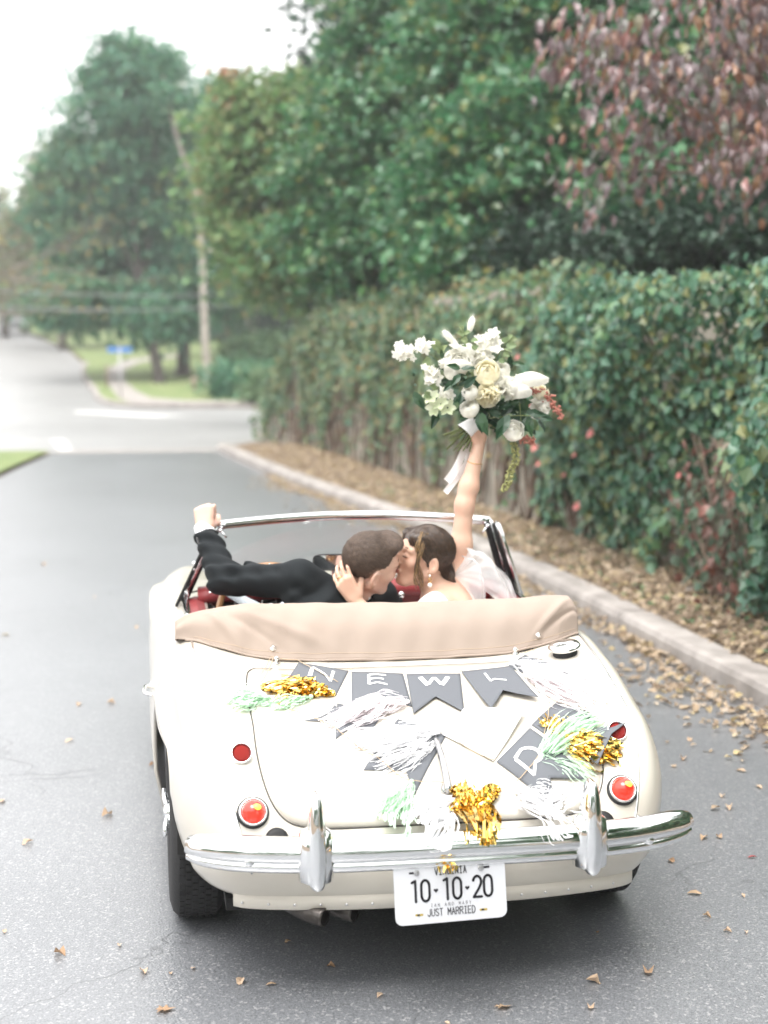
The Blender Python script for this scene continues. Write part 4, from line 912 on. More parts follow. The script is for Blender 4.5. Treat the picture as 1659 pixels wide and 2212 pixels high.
# exhaust tail pipes
def pipe(x, y0): 
    P = spline([(x-.10, .60, .21), (x-.09, .34, .225), (x-.075, .20, .233), (x-.030, y0+.035, .233), (x+.010, y0, .230)], 6)
    P = np.array(P); t = tube(P, .027, 16, cap=False); i = tube(P, .0225, 16, cap=False)
    k = len(P)-1; v, f = join(t, i); n1 = len(P)*16
    f += [(k*16+j, k*16+(j+1) % 16, n1+k*16+(j+1) % 16, n1+k*16+j) for j in range(16)]
    f.append(tuple(n1+16*(k-8)+j for j in range(16)))
    cp_('exhaust_pipe', (v, f), M_EXH)
pipe(-.345, .075); pipe(-.258, .095)
# left door handle and lock
cp_('door_handle', join(tube(spline([(-.787, 1.42, .60), (-.815, 1.40, .605), (-.818, 1.30, .607), (-.79, 1.27, .603)], 6), .008, 8), ball((-.787, 1.44, .60), .016, 12, 8)), M_CHROME)

# ------------------------------------------------------------------ lettering: strokes with round ends, on a 0..1 square
def arc(cx_, cy_, rx, ry, a0, a1, n=10): return [(cx_+rx*math.cos(math.radians(a0+(a1-a0)*i/n)), cy_+ry*math.sin(math.radians(a0+(a1-a0)*i/n))) for i in range(n+1)]
GL = {'V': [[(0, 1), (.5, 0), (1, 1)]], 'I': [[(.15, 1), (.85, 1)], [(.5, 1), (.5, 0)], [(.15, 0), (.85, 0)]], 'R': [[(0, 0), (0, 1), (.6, 1)]+arc(.6, .76, .4, .24, 90, -90)+[(0, .52)], [(.5, .52), (1, 0)]],
      'G': [arc(.5, .70, .5, .30, 20, 180)+arc(.5, .30, .5, .30, 180, 360)+[(1, .48), (.55, .48)]], 'N': [[(0, 0), (0, 1), (1, 0), (1, 1)]], 'A': [[(0, 0), (.5, 1), (1, 0)], [(.2, .36), (.8, .36)]],
      '0': [arc(.5, .72, .5, .28, 0, 180)+arc(.5, .28, .5, .28, 180, 360)+[(1, .72)]], '1': [[(.2, .92), (.62, 1), (.62, 0)]], '2': [arc(.5, .72, .5, .28, 165, -20)+[(.72, .42), (0, 0), (1, 0)]],
      'M': [[(0, 0), (0, 1), (.5, .35), (1, 1), (1, 0)]], 'Y': [[(0, 1), (.5, .5), (1, 1)], [(.5, .5), (.5, 0)]], 'D': [[(0, 0), (0, 1), (.45, 1)]+arc(.45, .5, .55, .5, 90, -90)+[(0, 0)]], 'J': [[(.9, 1), (.9, .3)]+arc(.45, .3, .45, .3, 0, -165)],
      'U': [[(0, 1), (0, .3)]+arc(.5, .3, .5, .3, 180, 360)+[(1, 1)]], 'S': [arc(.5, .75, .48, .25, 25, 180)+[(.06, .68), (.94, .34)]+arc(.5, .25, .48, .25, 0, -155)], 'T': [[(0, 1), (1, 1)], [(.5, 1), (.5, 0)]], 'E': [[(1, 1), (0, 1), (0, 0), (1, 0)], [(0, .52), (.85, .52)]],
      'W': [[(0, 1), (.25, 0), (.5, .8), (.75, 0), (1, 1)]], 'L': [[(0, 1), (0, 0), (1, 0)]]}
def glyph(ch, x0, y0, w_, h, th, cap=5):
    """flat 2-D polygons (list of triangles' points) for one character"""
    vs, fs = [], []
    for st in GL[ch]:
        P = [(x0+x*w_, y0+y*h) for x, y in st]
        for (ax, ay), (bx_, by) in zip(P[:-1], P[1:]):
            L_ = math.hypot(bx_-ax, by-ay)
            if L_ < 1e-6: continue
            nx_, ny_ = -(by-ay)/L_*th/2, (bx_-ax)/L_*th/2; k = len(vs)
            vs += [(ax+nx_, ay+ny_), (ax-nx_, ay-ny_), (bx_-nx_, by-ny_), (bx_+nx_, by+ny_)]; fs.append((k, k+1, k+2, k+3))
        if cap:
            for px_, py_ in P:
                k = len(vs); vs += [(px_+th/2*math.cos(a*math.pi/4), py_+th/2*math.sin(a*math.pi/4)) for a in range(8)]; fs.append(tuple(range(k, k+8)))
    return vs, fs
def text2d(s, cx_, y0, w_, h, gap, th):
    n = len(s); adv = w_+gap; x = cx_-(n*adv-gap)/2; vs, fs = [], []
    for ch in s:
        if ch != ' ':
            v, f = glyph(ch, x, y0, w_*(.7 if ch == 'I' and w_ > .011 else 1), h, th); k = len(vs); vs += v; fs += [tuple(i+k for i in q) for q in f]
        x += adv
    return vs, fs
def heart2d(cx_, cy_, r):
    P = [(cx_+r*.0625*16*math.sin(t)**3, cy_+r*.0625*(13*math.cos(t)-5*math.cos(2*t)-2*math.cos(3*t)-math.cos(4*t))) for t in np.linspace(0, 2*math.pi, 25)[:-1]]; return P, [tuple(range(24))[::-1]]
# licence plate
pw, ph = .306, .168
pc = V(-.0195, -.120, .3615); pdir_x = unit(V(1, .0, .028)); pup = unit(V(.0, .14, 1)); pB = np.stack([pdir_x, pup-pdir_x*np.dot(pup, pdir_x), np.cross(pdir_x, pup)], 1)
def rrect(w_, h, r, n=6):
    out = []
    for cx_, cy_, a0 in ((w_/2-r, h/2-r, 0), (-w_/2+r, h/2-r, 90), (-w_/2+r, -h/2+r, 180), (w_/2-r, -h/2+r, 270)): out += arc(cx_, cy_, r, r, a0, a0+90, n)
    return out
pl = cp_('licence_plate', xf(slab(rrect(pw, ph, .020), -.001, .001), pB, pc), M_PLATE, smooth=False)
def flat(name, vf, m, z=.0022, parent=pl): add(name, xf(([(x, y, z) for x, y in vf[0]], vf[1]), pB, pc), m, parent, smooth=False)
flat('lettering', text2d('VIRGINIA', .003, .044, .0072, .0175, .0040, .0026), M_INK)
def digits(s, x): return text2d(s, x, -.0235, .0220, .0560, .0075, .0068)
for s, x in (('10', -.083), ('10', .004), ('20', .089)): flat('lettering', digits(s, x), M_INK)
for x in (-.0395, .0465): flat('heart', heart2d(x, .003, .0062), M_INK)
flat('lettering', text2d('IAN AND MARY', .0, -.0405, .0042, .0085, .0054, .0009), M_INK)
flat('lettering', text2d('JUST MARRIED', .0, -.0645, .0080, .0185, .0031, .0022), M_INK)
M_SLOT = mat('slot_yellow', (.42, .31, .05), .5)
for sx in (-1, 1):
    q = cp_('plate_bolt', xf(lathe([(.0085, .001), (.0085, .004), (.006, .007), (.001, .0075)], 6), pB, pc+pB @ V(sx*.088-.002, .054, 0)), M_STEEL, smooth=False)
    flat('bolt_slot', ([(x*.019+sx*.088+(-.013 if sx < 0 else .013), y*.006+.054) for x, y in ((-.5, -.5), (.5, -.5), (.5, .5), (-.5, .5))], [(0, 1, 2, 3)]), M_INK, .0016)
    flat('plate_slot', ([(x+sx*.088, y-.059) for x, y in rrect(.022, .0058, .0028, 3)], [tuple(range(16))]), M_SLOT, .0016)
    flat('slot_hole', ([(x+sx*.088-.002, y-.059) for x, y in rrect(.008, .0046, .002, 3)], [tuple(range(16))]), M_INK, .0024)
# the older plate behind it, bent forward under the bumper
bp_ = cp_('bent_plate', xf(([(x, .070+.016*j+ (.002*math.sin(18*x) if j else 0), -.004-.020*j) for x in np.linspace(-.152, .150, 12) for j in (0, .6, 1)], grid_faces(12, 3)), pB, pc+V(0, .0, .005)), M_PLATE, smooth=False)
mm = bp_.modifiers.new('t', 'SOLIDIFY'); mm.thickness = .0015
for x in (-.118, -.096, -.076, -.025, -.002, .016, .085, .103):
    add('lettering', xf(([(x+a*.006, .0745+b*.006, -.0075-b*.0075+.0016) for a, b in ((0, 0), (1, 0), (1.2, 1), (.2, 1))], [(0, 1, 2, 3)]), pB, pc+V(0, -.002, .006)), M_INK, bp_, smooth=False)

# ------------------------------------------------------------------ bodies: signed distance fields turned into one continuous skin
class Field:
    def __init__(s, lo, hi, h):
        s.lo = np.array(lo, np.float32); s.h = h; s.n = np.ceil((np.array(hi)-s.lo)/h).astype(int)+1
        s.f = np.full(tuple(s.n), .08, np.float32)
    def _sl(s, lo, hi):
        a = np.maximum(0, np.floor((np.array(lo)-s.lo)/s.h).astype(int)); b = np.minimum(s.n, np.ceil((np.array(hi)-s.lo)/s.h).astype(int)+1)
        if (b <= a).any(): return None
        ax = [(s.lo[i]+s.h*np.arange(a[i], b[i])).astype(np.float32) for i in range(3)]
        return tuple(slice(a[i], b[i]) for i in range(3)), np.stack(np.meshgrid(*ax, indexing='ij'), -1)
    def put(s, fn, lo, hi, k=.01, sub=False, pad=.03):
        r = s._sl(np.array(lo)-pad-k, np.array(hi)+pad+k)
        if r is None: return
        sl, p = r; d = fn(p).astype(np.float32); o = s.f[sl]
        if sub:
            d = -d; h = np.clip(.5+.5*(o-d)/-k if k == 0 else .5-.5*(d-o)/-k, 0, 1); h = np.clip(.5+.5*(d-o)/k, 0, 1); s.f[sl] = o*(1-h)+d*h+k*h*(1-h)
        else:
            h = np.clip(.5+.5*(o-d)/k, 0, 1); s.f[sl] = o*(1-h)+d*h-k*h*(1-h)
    def cap(s, a, b, ra, rb, k=.01, sub=False, wr=None):
        a = np.array(a, np.float32); b = np.array(b, np.float32); R = max(ra, rb)
        def fn(p):
            v = b-a; w_ = p-a; t = np.clip((w_ @ v)/max(1e-9, float(v @ v)), 0, 1); d = np.linalg.norm(w_-t[..., None]*v, axis=-1)-(ra+(rb-ra)*t)
            return d if wr is None else d+wr(p, t)
        s.put(fn, np.minimum(a, b)-R, np.maximum(a, b)+R, k, sub)
    def ell(s, c, r, B_=None, k=.01, sub=False, wr=None):
        c = np.array(c, np.float32); r = np.array(r, np.float32); B = np.eye(3) if B_ is None else np.asarray(B_); R = r.max()
        def fn(p):
            q = (p-c) @ B; k0 = np.linalg.norm(q/r, axis=-1); k1 = np.linalg.norm(q/(r*r), axis=-1)+1e-6; d = k0*(k0-1)/k1
            return d if wr is None else d+wr(p, None)
        s.put(fn, c-R, c+R, k, sub)
    def plane_cut(s, o, n, k=.004):
        """removes what lies on the side the normal points to"""
        o = np.array(o, np.float32); n = unit(n).astype(np.float32)
        ax = [(s.lo[i]+s.h*np.arange(s.n[i])).astype(np.float32) for i in range(3)]
        d = (ax[0][:, None, None]-o[0])*n[0]+(ax[1][None, :, None]-o[1])*n[1]+(ax[2][None, None, :]-o[2])*n[2]
        s.f = np.maximum(s.f, d)
    def mesh(s):
        f = s.f; nx, ny, nz = f.shape; ins = f < 0
        cs = np.zeros((nx-1, ny-1, nz-1), np.int8)
        for i in (0, 1):
            for j in (0, 1):
                for k in (0, 1): cs += ins[i:nx-1+i, j:ny-1+j, k:nz-1+k]
        act = (cs > 0) & (cs < 8); idx = np.argwhere(act); num = np.full(act.shape, -1, np.int64); num[act] = np.arange(len(idx))
        acc = np.zeros((len(idx), 3)); cnt = np.zeros(len(idx))
        cor = [(i, j, k) for i in (0, 1) for j in (0, 1) for k in (0, 1)]
        for a in cor:
            for ax in range(3):
                if a[ax]: continue
                b = list(a); b[ax] = 1
                fa = f[idx[:, 0]+a[0], idx[:, 1]+a[1], idx[:, 2]+a[2]]; fb = f[idx[:, 0]+b[0], idx[:, 1]+b[1], idx[:, 2]+b[2]]
                m = (fa < 0) != (fb < 0); t = np.where(m, fa/np.where(m, fa-fb, 1), 0)
                q = np.array(a, float)[None].repeat(len(idx), 0); q[:, ax] += t
                acc[m] += q[m]; cnt[m] += 1
        v = s.lo+s.h*(idx+acc/np.maximum(cnt, 1)[:, None])
        F_ = []
        for ax in range(3):
            o1, o2 = (ax+1) % 3, (ax+2) % 3
            sl0 = [slice(None)]*3; sl1 = [slice(None)]*3; sl0[ax] = slice(0, -1); sl1[ax] = slice(1, None)
            A, B = ins[tuple(sl0)], ins[tuple(sl1)]
            e = np.argwhere(A != B); e = e[(e[:, o1] > 0) & (e[:, o2] > 0) & (e[:, o1] < f.shape[o1]-1) & (e[:, o2] < f.shape[o2]-1)]
            fl = A[e[:, 0], e[:, 1], e[:, 2]]
            q = []
            for d1, d2 in ((0, 0), (1, 0), (1, 1), (0, 1)):
                c = e.copy(); c[:, o1] -= d1; c[:, o2] -= d2; q.append(num[c[:, 0], c[:, 1], c[:, 2]])
            q = np.stack(q, 1); q[~fl] = q[~fl][:, ::-1]; F_.append(q)
        F_ = np.vstack(F_)[:, ::-1]; F_ = F_[(F_ >= 0).all(1)]
        return v, F_[:, ::-1]
def smooth_obj(o, n=4, fac=.5):
    m = o.modifiers.new('smooth', 'SMOOTH'); m.iterations = n; m.factor = fac
def head(F, C_, B, sc=1., female=False):
    """head in its own frame: x out of the face, y to its left, z up"""
    W = lambda *p: C_+B @ (np.array(p, float)*sc); E = lambda p, r, k=.012, sub=False: F.ell(W(*p), np.array(r)*sc, B, k*sc, sub)
    Cp = lambda a, b, ra, rb, k=.01, sub=False: F.cap(W(*a), W(*b), ra*sc, rb*sc, k*sc, sub)
    j = .9 if female else 1.
    E((-.012, 0, .040), (.097, .076, .086)); E((.030, 0, .012), (.066, .064, .078), .03)
    E((.036, 0, -.050), (.056, .052*j, .060), .03); E((.072*1., 0, -.097), (.020, .022*j, .017), .022)
    for s in (1, -1):
        Cp((-.01, s*.058*j, -.045), (.060, s*.024*j, -.096), .020, .015, .02)      # jaw line
        E((.056, s*.043, -.018), (.028, .022, .020), .022)                      # cheek
        Cp((.084, s*.014, .032), (.076, s*.046, .030), .011, .010, .014)         # brow
        E((.094, s*.031, .010), (.014, .017, .012), .012, True)
        E((.079, s*.031, .009), (.0145, .0145, .0140), .004)
        Cp((.0905, s*.018, .006), (.083, s*.044, .006), .0042, .0038, .004)      # lids
    Cp((.093, 0, .020), (.112, 0, -.022), .0085, .0105, .012); E((.113, 0, -.027), (.013, .0115, .0095), .008)
    for s in (1, -1): E((.103, s*.011, -.029), (.010, .0075, .007), .006)
    for a in (-1, 0): 
        Cp((.0935, .018, -.057), (.1025, .005, -.0545), .0045, .0058, .005); Cp((.0935, -.018, -.057), (.1025, -.005, -.0545), .0045, .0058, .005)
    Cp((.092, .016, -.061), (.0995, 0, -.0645), .0045, .0072, .005); Cp((.092, -.016, -.061), (.0995, 0, -.0645), .0045, .0072, .005)
    Cp((.102, .017, -.0592), (.102, -.017, -.0592), .0018, .0018, .003, True)
    for s in (1, -1):                                                            # ears
        eB = B @ np.array(Matrix.Rotation(s*-.35, 3, 'Z') @ Matrix.Rotation(.18, 3, 'Y'))
        F.ell(W(-.014, s*.083, -.006), np.array((.0200, .0085, .034))*sc, eB, .004*sc); F.ell(W(-.007, s*.0905, -.004), np.array((.0115, .0085, .0215))*sc, eB, .003*sc, True)
        F.ell(W(-.006, s*.079, -.035), np.array((.010, .006, .010))*sc, eB, .006*sc)
def rot_from(face, up):
    x = unit(face); z = unit(np.array(up)-x*np.dot(up, x)); return np.stack([x, np.cross(z, x), z], 1)
M_SKIN_M = mat('fair_skin', (.67, .455, .355), .5, sss=.12, col2=(.65, .39, .30), scale=11, bump=.05, bscale=220)
M_SKIN_F = mat('tan_skin', (.64, .425, .315), .45, sss=.12, col2=(.62, .37, .27), scale=10, bump=.04, bscale=220)
M_SUIT = mat('charcoal_wool', (.005, .0078, .0098), .8, bump=.2, bscale=700, spec=.3)
M_SHIRT = mat('white_cotton', (.82, .82, .84), .8, bump=.1, bscale=500)
M_TROUS = mat('dark_trousers', (.012, .015, .018), .85)
def hairmat(name, c1, c2, sc, along=(1, 1, 1), rough=.45, spec=.5, bump=.6):
    m, n, l, b = nmat(name); tc = n.new('ShaderNodeTexCoord'); mp = n.new('ShaderNodeMapping'); mp.inputs['Scale'].default_value = along
    x = n.new('ShaderNodeTexNoise'); x.inputs['Scale'].default_value = sc; x.inputs['Detail'].default_value = 6; x.inputs['Roughness'].default_value = .7
    r = n.new('ShaderNodeValToRGB'); r.color_ramp.elements[0].position = .36; r.color_ramp.elements[0].color = c4(c1); r.color_ramp.elements[1].position = .66; r.color_ramp.elements[1].color = c4(c2)
    u = n.new('ShaderNodeBump'); u.inputs['Strength'].default_value = bump; u.inputs['Distance'].default_value = .004
    l.new(tc.outputs['Object'], mp.inputs[0]); l.new(mp.outputs[0], x.inputs['Vector']); l.new(x.outputs[0], r.inputs[0]); l.new(r.outputs[0], b.inputs['Base Color']); l.new(x.outputs[0], u.inputs['Height']); l.new(u.outputs[0], b.inputs['Normal'])
    b.inputs['Roughness'].default_value = rough; b.inputs['Specular IOR Level'].default_value = spec; return m
M_HAIR_M = hairmat('brown_hair', (.068, .046, .035), (.125, .088, .067), 70, rough=.75, bump=.12)
M_HAIR_F = hairmat('dark_brown_hair', (.026, .015, .010), (.085, .052, .034), 90, rough=.3, spec=.7, bump=.35)
M_HAIR_B = hairmat('blonde_streak', (.20, .11, .04), (.46, .29, .12), 160, rough=.35, spec=.6)
M_LIP = mat('lips', (.45, .16, .14), .4); M_LASH = mat('eyelash', (.02, .012, .01), .6); M_BROW = mat('eyebrow', (.10, .055, .035), .8)
M_GOLD = mat('gold', (.85, .55, .20), .2, 1.); M_PEARL = mat('pearl', (.85, .80, .74), .25, coat=.5)
M_SATIN = mat('ivory_satin', (.84, .82, .80), .38, sheen=.3, bump=.06, bscale=30)

# ---------------- groom: seated at the wheel, leaning right, one hand on the windscreen corner
g = thing('person', 'man in a charcoal suit kissing the bride, one hand gripping the windscreen', 'person', (-.30, 1.40, .45)); g0 = np.array((-.30, 1.40, .45))
gC = V(-.012, 1.345, 1.034); gB = rot_from((.94, .30, -.03), (.14, -.42, .88))
sL, eL, wL = V(-.272, 1.375, .985), V(-.520, 1.60, .962), V(-.580, 1.795, 1.112)
sR, eR = V(.055, 1.56, .885), V(.13, 1.70, .70)
F = Field((-.72, 1.02, .38), (.30, 2.02, 1.24), .0042)
head(F, gC, gB, 1.0)
F.cap(gC+gB @ V(-.028, 0, -.055), V(-.062, 1.394, .885), .052, .056, .025)
F.cap(V(-.075, 1.395, .86), sL+V(.06, .02, -.05), .05, .04, .03); F.cap(V(-.075, 1.395, .86), sR+V(0, 0, -.03), .05, .05, .03)
F.ell((-.17, 1.37, .70), (.15, .10, .19), None, .04); F.ell((-.28, 1.35, .52), (.165, .13, .15), None, .05)
for sx in (-1, 1): F.cap((-.30+sx*.09, 1.42, .49), (-.30+sx*.11, 1.80, .50), .085, .062, .04)
F.cap(sL, eL, .05, .040, .03); F.cap(eL, wL, .040, .027, .02); F.cap(sR, eR, .05, .038, .03); F.cap(eR, V(.02, 1.62, .56), .038, .028, .02)
# left hand closed over the windscreen corner
def hand(F, wrist, palm_dir, back_n, curl, sc=1., thumb=1, spread=.0, thumb_dir=None, r=.0088):
    """palm block and five fingers; back_n points out of the back of the hand; curl = bend of the three joints; thumb=+1 on the side cross(palm, back)"""
    d = unit(palm_dir); n = unit(np.array(back_n)-d*np.dot(back_n, d)); s_ = np.cross(d, n)*thumb; k = .008*sc
    w0 = np.array(wrist); kn = []
    for i, (off, ln, fl_) in enumerate(((.030, .092, 1.0), (.0095, .096, 1.08), (-.011, .091, 1.0), (-.030, .082, .82))):
        K = w0+d*ln*sc+s_*off*sc+n*.002; kn.append(K)
        F.cap(w0+d*.022*sc+s_*off*.62*sc, K, .0165*sc, .0120*sc, .014*sc)
        p = K; dd = d+s_*off/.03*spread; dd = unit(dd); nn = n
        tips = [p]
        for jn, L_ in enumerate((.041, .026, .020)):
            a = curl[jn] if np.ndim(curl[0]) == 0 else curl[i][jn]
            q = dd*math.cos(a)-nn*math.sin(a); nn = nn*math.cos(a)+dd*math.sin(a); dd = unit(q)
            e = p+dd*L_*fl_*sc; F.cap(p, e, (r+.0012-.0011*jn)*sc, (r-.0011*jn)*sc, .0045*sc); p = e; tips.append(p)
        kn[-1] = tips
    T0 = w0+d*.025*sc+s_*.022*sc-n*.006*sc; td = unit(thumb_dir) if thumb_dir is not None else unit(d*.7+s_*.75-n*.45)
    T1 = T0+td*.045*sc; td2 = unit(td*.8+d*.45-n*.25*1); T2 = T1+td2*.032*sc; T3 = T2+unit(td2+d*.3-s_*.3)*.025*sc
    F.cap(T0, T1, .0165*sc, .0125*sc, .014*sc); F.cap(T1, T2, .0115*sc, .0105*sc, .005*sc); F.cap(T2, T3, .0100*sc, .0085*sc, .005*sc)
    return kn
gp = unit(V(.02, .28, .95)); hand(F, wL, gp, V(-.25, -.95, .20), (1.25, 1.35, .9), .98, thumb=1, thumb_dir=V(.45, .80, .05))
v, f = F.mesh(); gbody = add('body', (v-g0, f), M_SKIN_M, g); smooth_obj(gbody, 2, .4)
# jacket
def wr_arm(ph, amp=.009):
    def fn(p, t):
        q = p @ np.array((38., 60., 85.), np.float32)+ph
        q2 = p @ np.array((110., -40., 30.), np.float32)
        w_ = .35+.65*np.exp(-((t-.95)/.35)**2) if t is not None else 1.
        return -amp*w_*(np.sin(q)+.6*np.sin(q*.63+q2*.5))
    return fn
def wr_back(p, t):
    x, z = p[..., 0], p[..., 2]
    # folds that run from the armpit up across the back
    q = (z-.93)*.8-(x+.28)*.45; fold = np.sin(q*95)*np.exp(-((x+.23)/.11)**2)*.0095
    q3 = (x+.05)*.9+(z-.95)*.9; fold2 = np.sin(q3*70+.6)*np.exp(-((x-.0)/.10)**2)*.008
    return -(fold+fold2)
J = Field((-.72, 1.05, .40), (.26, 2.0, 1.18), .0042)
J.cap(sL+V(.006, -.004, -.012), eL+V(.0, -.002, .0), .070, .056, .025, wr=wr_arm(0.)); J.cap(eL, wL-unit(wL-eL)*.035, .060, .046, .03, wr=wr_arm(1.7, .0075))
J.ell(sL+V(.0, -.005, .014), (.060, .066, .052), rot_from((1, .3, -.25), (.25, 0, 1)), .018)
J.cap(sL+V(.02, 0, .006), V(-.095, 1.40, .895), .060, .056, .03); J.cap(V(-.10, 1.39, .885), sR+V(0, 0, -.02), .066, .066, .04); J.cap(sR, eR, .068, .055, .03)
J.ell((-.180, 1.36, .765), (.195, .130, .195), rot_from((1, .25, 0), (.30, .05, 1)), .04, wr=wr_back); J.ell((-.25, 1.35, .58), (.19, .15, .20), None, .06)
J.cap(eR, V(.03, 1.63, .58), .052, .042, .03)
nb = V(-.062, 1.394, .888); nd = unit(gC+gB @ V(-.028, 0, -.07)-nb)
J.cap(nb-nd*.02, nb+nd*.018, .076, .067, .014)                                   # collar roll
J.cap(nb+nd*.01, nb+nd*.075, .0600, .0590, .004, True)
cut = wL-unit(wL-eL)*.028; J.plane_cut(np.array(cut)+V(0, 0, .0), unit(wL-eL)*1.) if False else None
v, f = J.mesh(); ax_ = unit(wL-eL)
keep = ((v-cut) @ ax_ < 0) | (v[:, 0] > -.42) | (v[:, 2] < .95); kf = keep[f].all(1); f = f[kf]
jk = add('jacket', (v-g0, f), M_SUIT, g); smooth_obj(jk, 2, .4)
def ring_tube(c, ax, r0, r1, h0, h1, n=28, flare=0.):
    B_ = basis(ax); rows = []
    for t in np.linspace(0, 1, 6):
        r = r0+(r1-r0)*t; rows += [c+B_ @ V(r*math.cos(a)*(1+.04*math.sin(3*a)), r*.92*math.sin(a), h0+(h1-h0)*t) for a in np.linspace(0, 2*math.pi, n+1)[:-1]]
    return rows, grid_faces(6, n, True)
cuff = add('shirt_cuff', (np.array(ring_tube(wL-ax_*.04, ax_, .0400, .0365, 0, .062)[0])-g0, ring_tube(wL-ax_*.04, ax_, .04, .038, 0, .06)[1]), M_SHIRT, g); mm = cuff.modifiers.new('t', 'SOLIDIFY'); mm.thickness = .002
r_ = ring_tube(nb, nd, .0625, .0590, .0, .052); col_ = add('shirt_collar', (np.array(r_[0])-g0, r_[1]), M_SHIRT, g); mm = col_.modifiers.new('t', 'SOLIDIFY'); mm.thickness = .003
# sleeve buttons
btn = mesh_data('sleeve_button', *lathe([(.0062, 0), (.0066, .002), (.0055, .0036), (.004, .0028), (.001, .0028)], 14), mat('horn_button', (.02, .02, .022), .25, coat=.5))
sB = basis(ax_); 
for k in range(4):
    c = wL-ax_*(.052+.0155*k); rad = unit(V(-.72, -.69, -.02)); rad = unit(rad-ax_*np.dot(rad, ax_)); p = c+rad*(.0475+.0012*k)
    o = bpy.data.objects.new('sleeve_button', btn); COL.objects.link(o); o.parent = g; o.matrix_basis = Matrix.Translation(Vector(p-g0)) @ Matrix(basis(rad).tolist()).to_4x4()
# hair: cropped cap with short strands
def hair_cap(C_, B, sc, r, cen, cuts, h, lo, hi, wr=None, extra=()):
    H = Field(lo, hi, h); H.ell(C_+B @ (np.array(cen)*sc), np.array(r)*sc, B, .01, wr=wr)
    for e in extra: H.ell(C_+B @ (np.array(e[0])*sc), np.array(e[1])*sc, B, e[2])
    for (c, rr) in cuts: H.ell(C_+B @ (np.array(c)*sc), np.array(rr)*sc, B, .012, True)
    return H
wn = lambda p, t: -.0004*(np.sin(p[..., 0]*210+3*np.sin(p[..., 2]*90))+np.sin(p[..., 2]*240+2*np.sin(p[..., 1]*110))+np.sin(p[..., 1]*190))
H = hair_cap(gC, gB, 1., (.1012, .0800, .0912), (-.013, 0, .042), [((.118, 0, -.018), (.058, .10, .078)), ((-.006, .088, -.020), (.046, .034, .056)), ((-.006, -.088, -.020), (.046, .034, .056)), ((.055, 0, -.075), (.085, .11, .092)), ((-.06, 0, -.098), (.092, .11, .064))], .004, gC-.16, gC+.17, wn, [((.055, 0, .100), (.05, .058, .030), .02)])
v, f = H.mesh(); hr = add('hair', (v-g0, f), M_HAIR_M, g); smooth_obj(hr, 1, .4)
hv = np.array(v); hnn = RNG.choice(len(hv), 7000); whorl = gC+gB @ V(-.075, .0, .105); st_v, st_f = [], []; cen = gC+gB @ V(-.014, 0, .044)
for i in hnn:
    p = hv[i]; n = unit(p-cen); away = p-whorl; away = unit(away-n*np.dot(away, n)); d = unit(away+np.cross(n, away)*.45+n*.05+RNG.normal(size=3)*.10)
    L_ = random.uniform(.008, .016); sd_ = unit(np.cross(d, n))*.0006; q = p+n*.0012; k = len(st_v)
    st_v += [q-sd_, q+sd_, q+d*L_*.6-sd_*.7, q+d*L_*.6+sd_*.7, q+d*L_-n*.002]; st_f += [(k, k+1, k+3, k+2), (k+2, k+3, k+4)]
add('hair_strands', (np.array(st_v)-g0, st_f), leafmat('hair_strand', G((.045, .030, .022), (.085, .058, .043), (.13, .092, .07), (.06, .04, .03)), .6, 0., spec=.4), g, kind='stuff')
H = hair_cap(gC, gB, 1., (.0990, .0778, .0885), (-.013, 0, .040), [((.118, 0, -.012), (.052, .10, .074)), ((-.010, .088, -.026), (.026, .026, .040)), ((-.010, -.088, -.026), (.026, .026, .040)), ((.055, 0, -.098), (.090, .11, .090)), ((-.06, 0, -.128), (.085, .11, .058))], .004, gC-.16, gC+.17)
v, f = H.mesh(); hf = add('clipped_hair', (v-g0, f), mat('clipped_hair', (.26, .175, .13), .8, col2=(.17, .115, .085), scale=130), g); smooth_obj(hf, 1, .4)
add('trousers', join(tube([V(-.09, .02, .04), V(-.11, .40, .06), V(-.12, .75, -.10)], [.10, .078, .055], 14), tube([V(.09, .02, .04), V(.11, .40, .06), V(.12, .75, -.10)], [.10, .078, .055], 14)), M_TROUS, g)

# ---------------- bride: turned to him, left hand on his neck, right arm straight up with the flowers
b_ = thing('person', 'woman with low bun, pearl earring and veil, her right arm raised with flowers', 'person', (.33, 1.42, .45)); b0 = np.array((.33, 1.42, .45))
bC = V(.193, 1.398, 1.043); bB = rot_from((-.96, -.20, .20), (.19, -.05, .97))
SL, EL, WL = V(.235, 1.315, .885), V(.045, 1.225, .790), V(-.070, 1.275, .915)
SR, ER, WR = V(.345, 1.50, .955), V(.372, 1.515, 1.225), V(.432, 1.545, 1.450)
Fb = Field((-.22, 1.02, .36), (.62, 1.98, 1.66), .0042)
head(Fb, bC, bB, .94, True)
nk = V(.262, 1.405, .875)
Fb.cap(bC+bB @ V(-.03, 0, -.045), nk, .046, .048, .03); Fb.cap(nk, SL, .048, .042, .04); Fb.cap(nk, SR, .048, .044, .04)
Fb.ell((.295, 1.41, .78), (.125, .15, .17), None, .05); Fb.ell((.33, 1.40, .60), (.12, .14, .15), None, .05); Fb.ell((.33, 1.40, .47), (.16, .15, .12), None, .05)
Fb.cap(SL, EL, .042, .033, .03); Fb.cap(EL, WL, .034, .0225, .02); Fb.cap(SR, SR+(ER-SR)*.45, .045, .0385, .03); Fb.cap(SR+(ER-SR)*.45, ER, .0385, .0325, .03); Fb.cap(ER, ER+(WR-ER)*.3, .0330, .0330, .03); Fb.cap(ER+(WR-ER)*.3, WR, .0330, .0225, .03)
for sx in (-1, 1): Fb.cap((.33+sx*.08, 1.42, .48), (.33+sx*.09, 1.80, .49), .08, .06, .04)
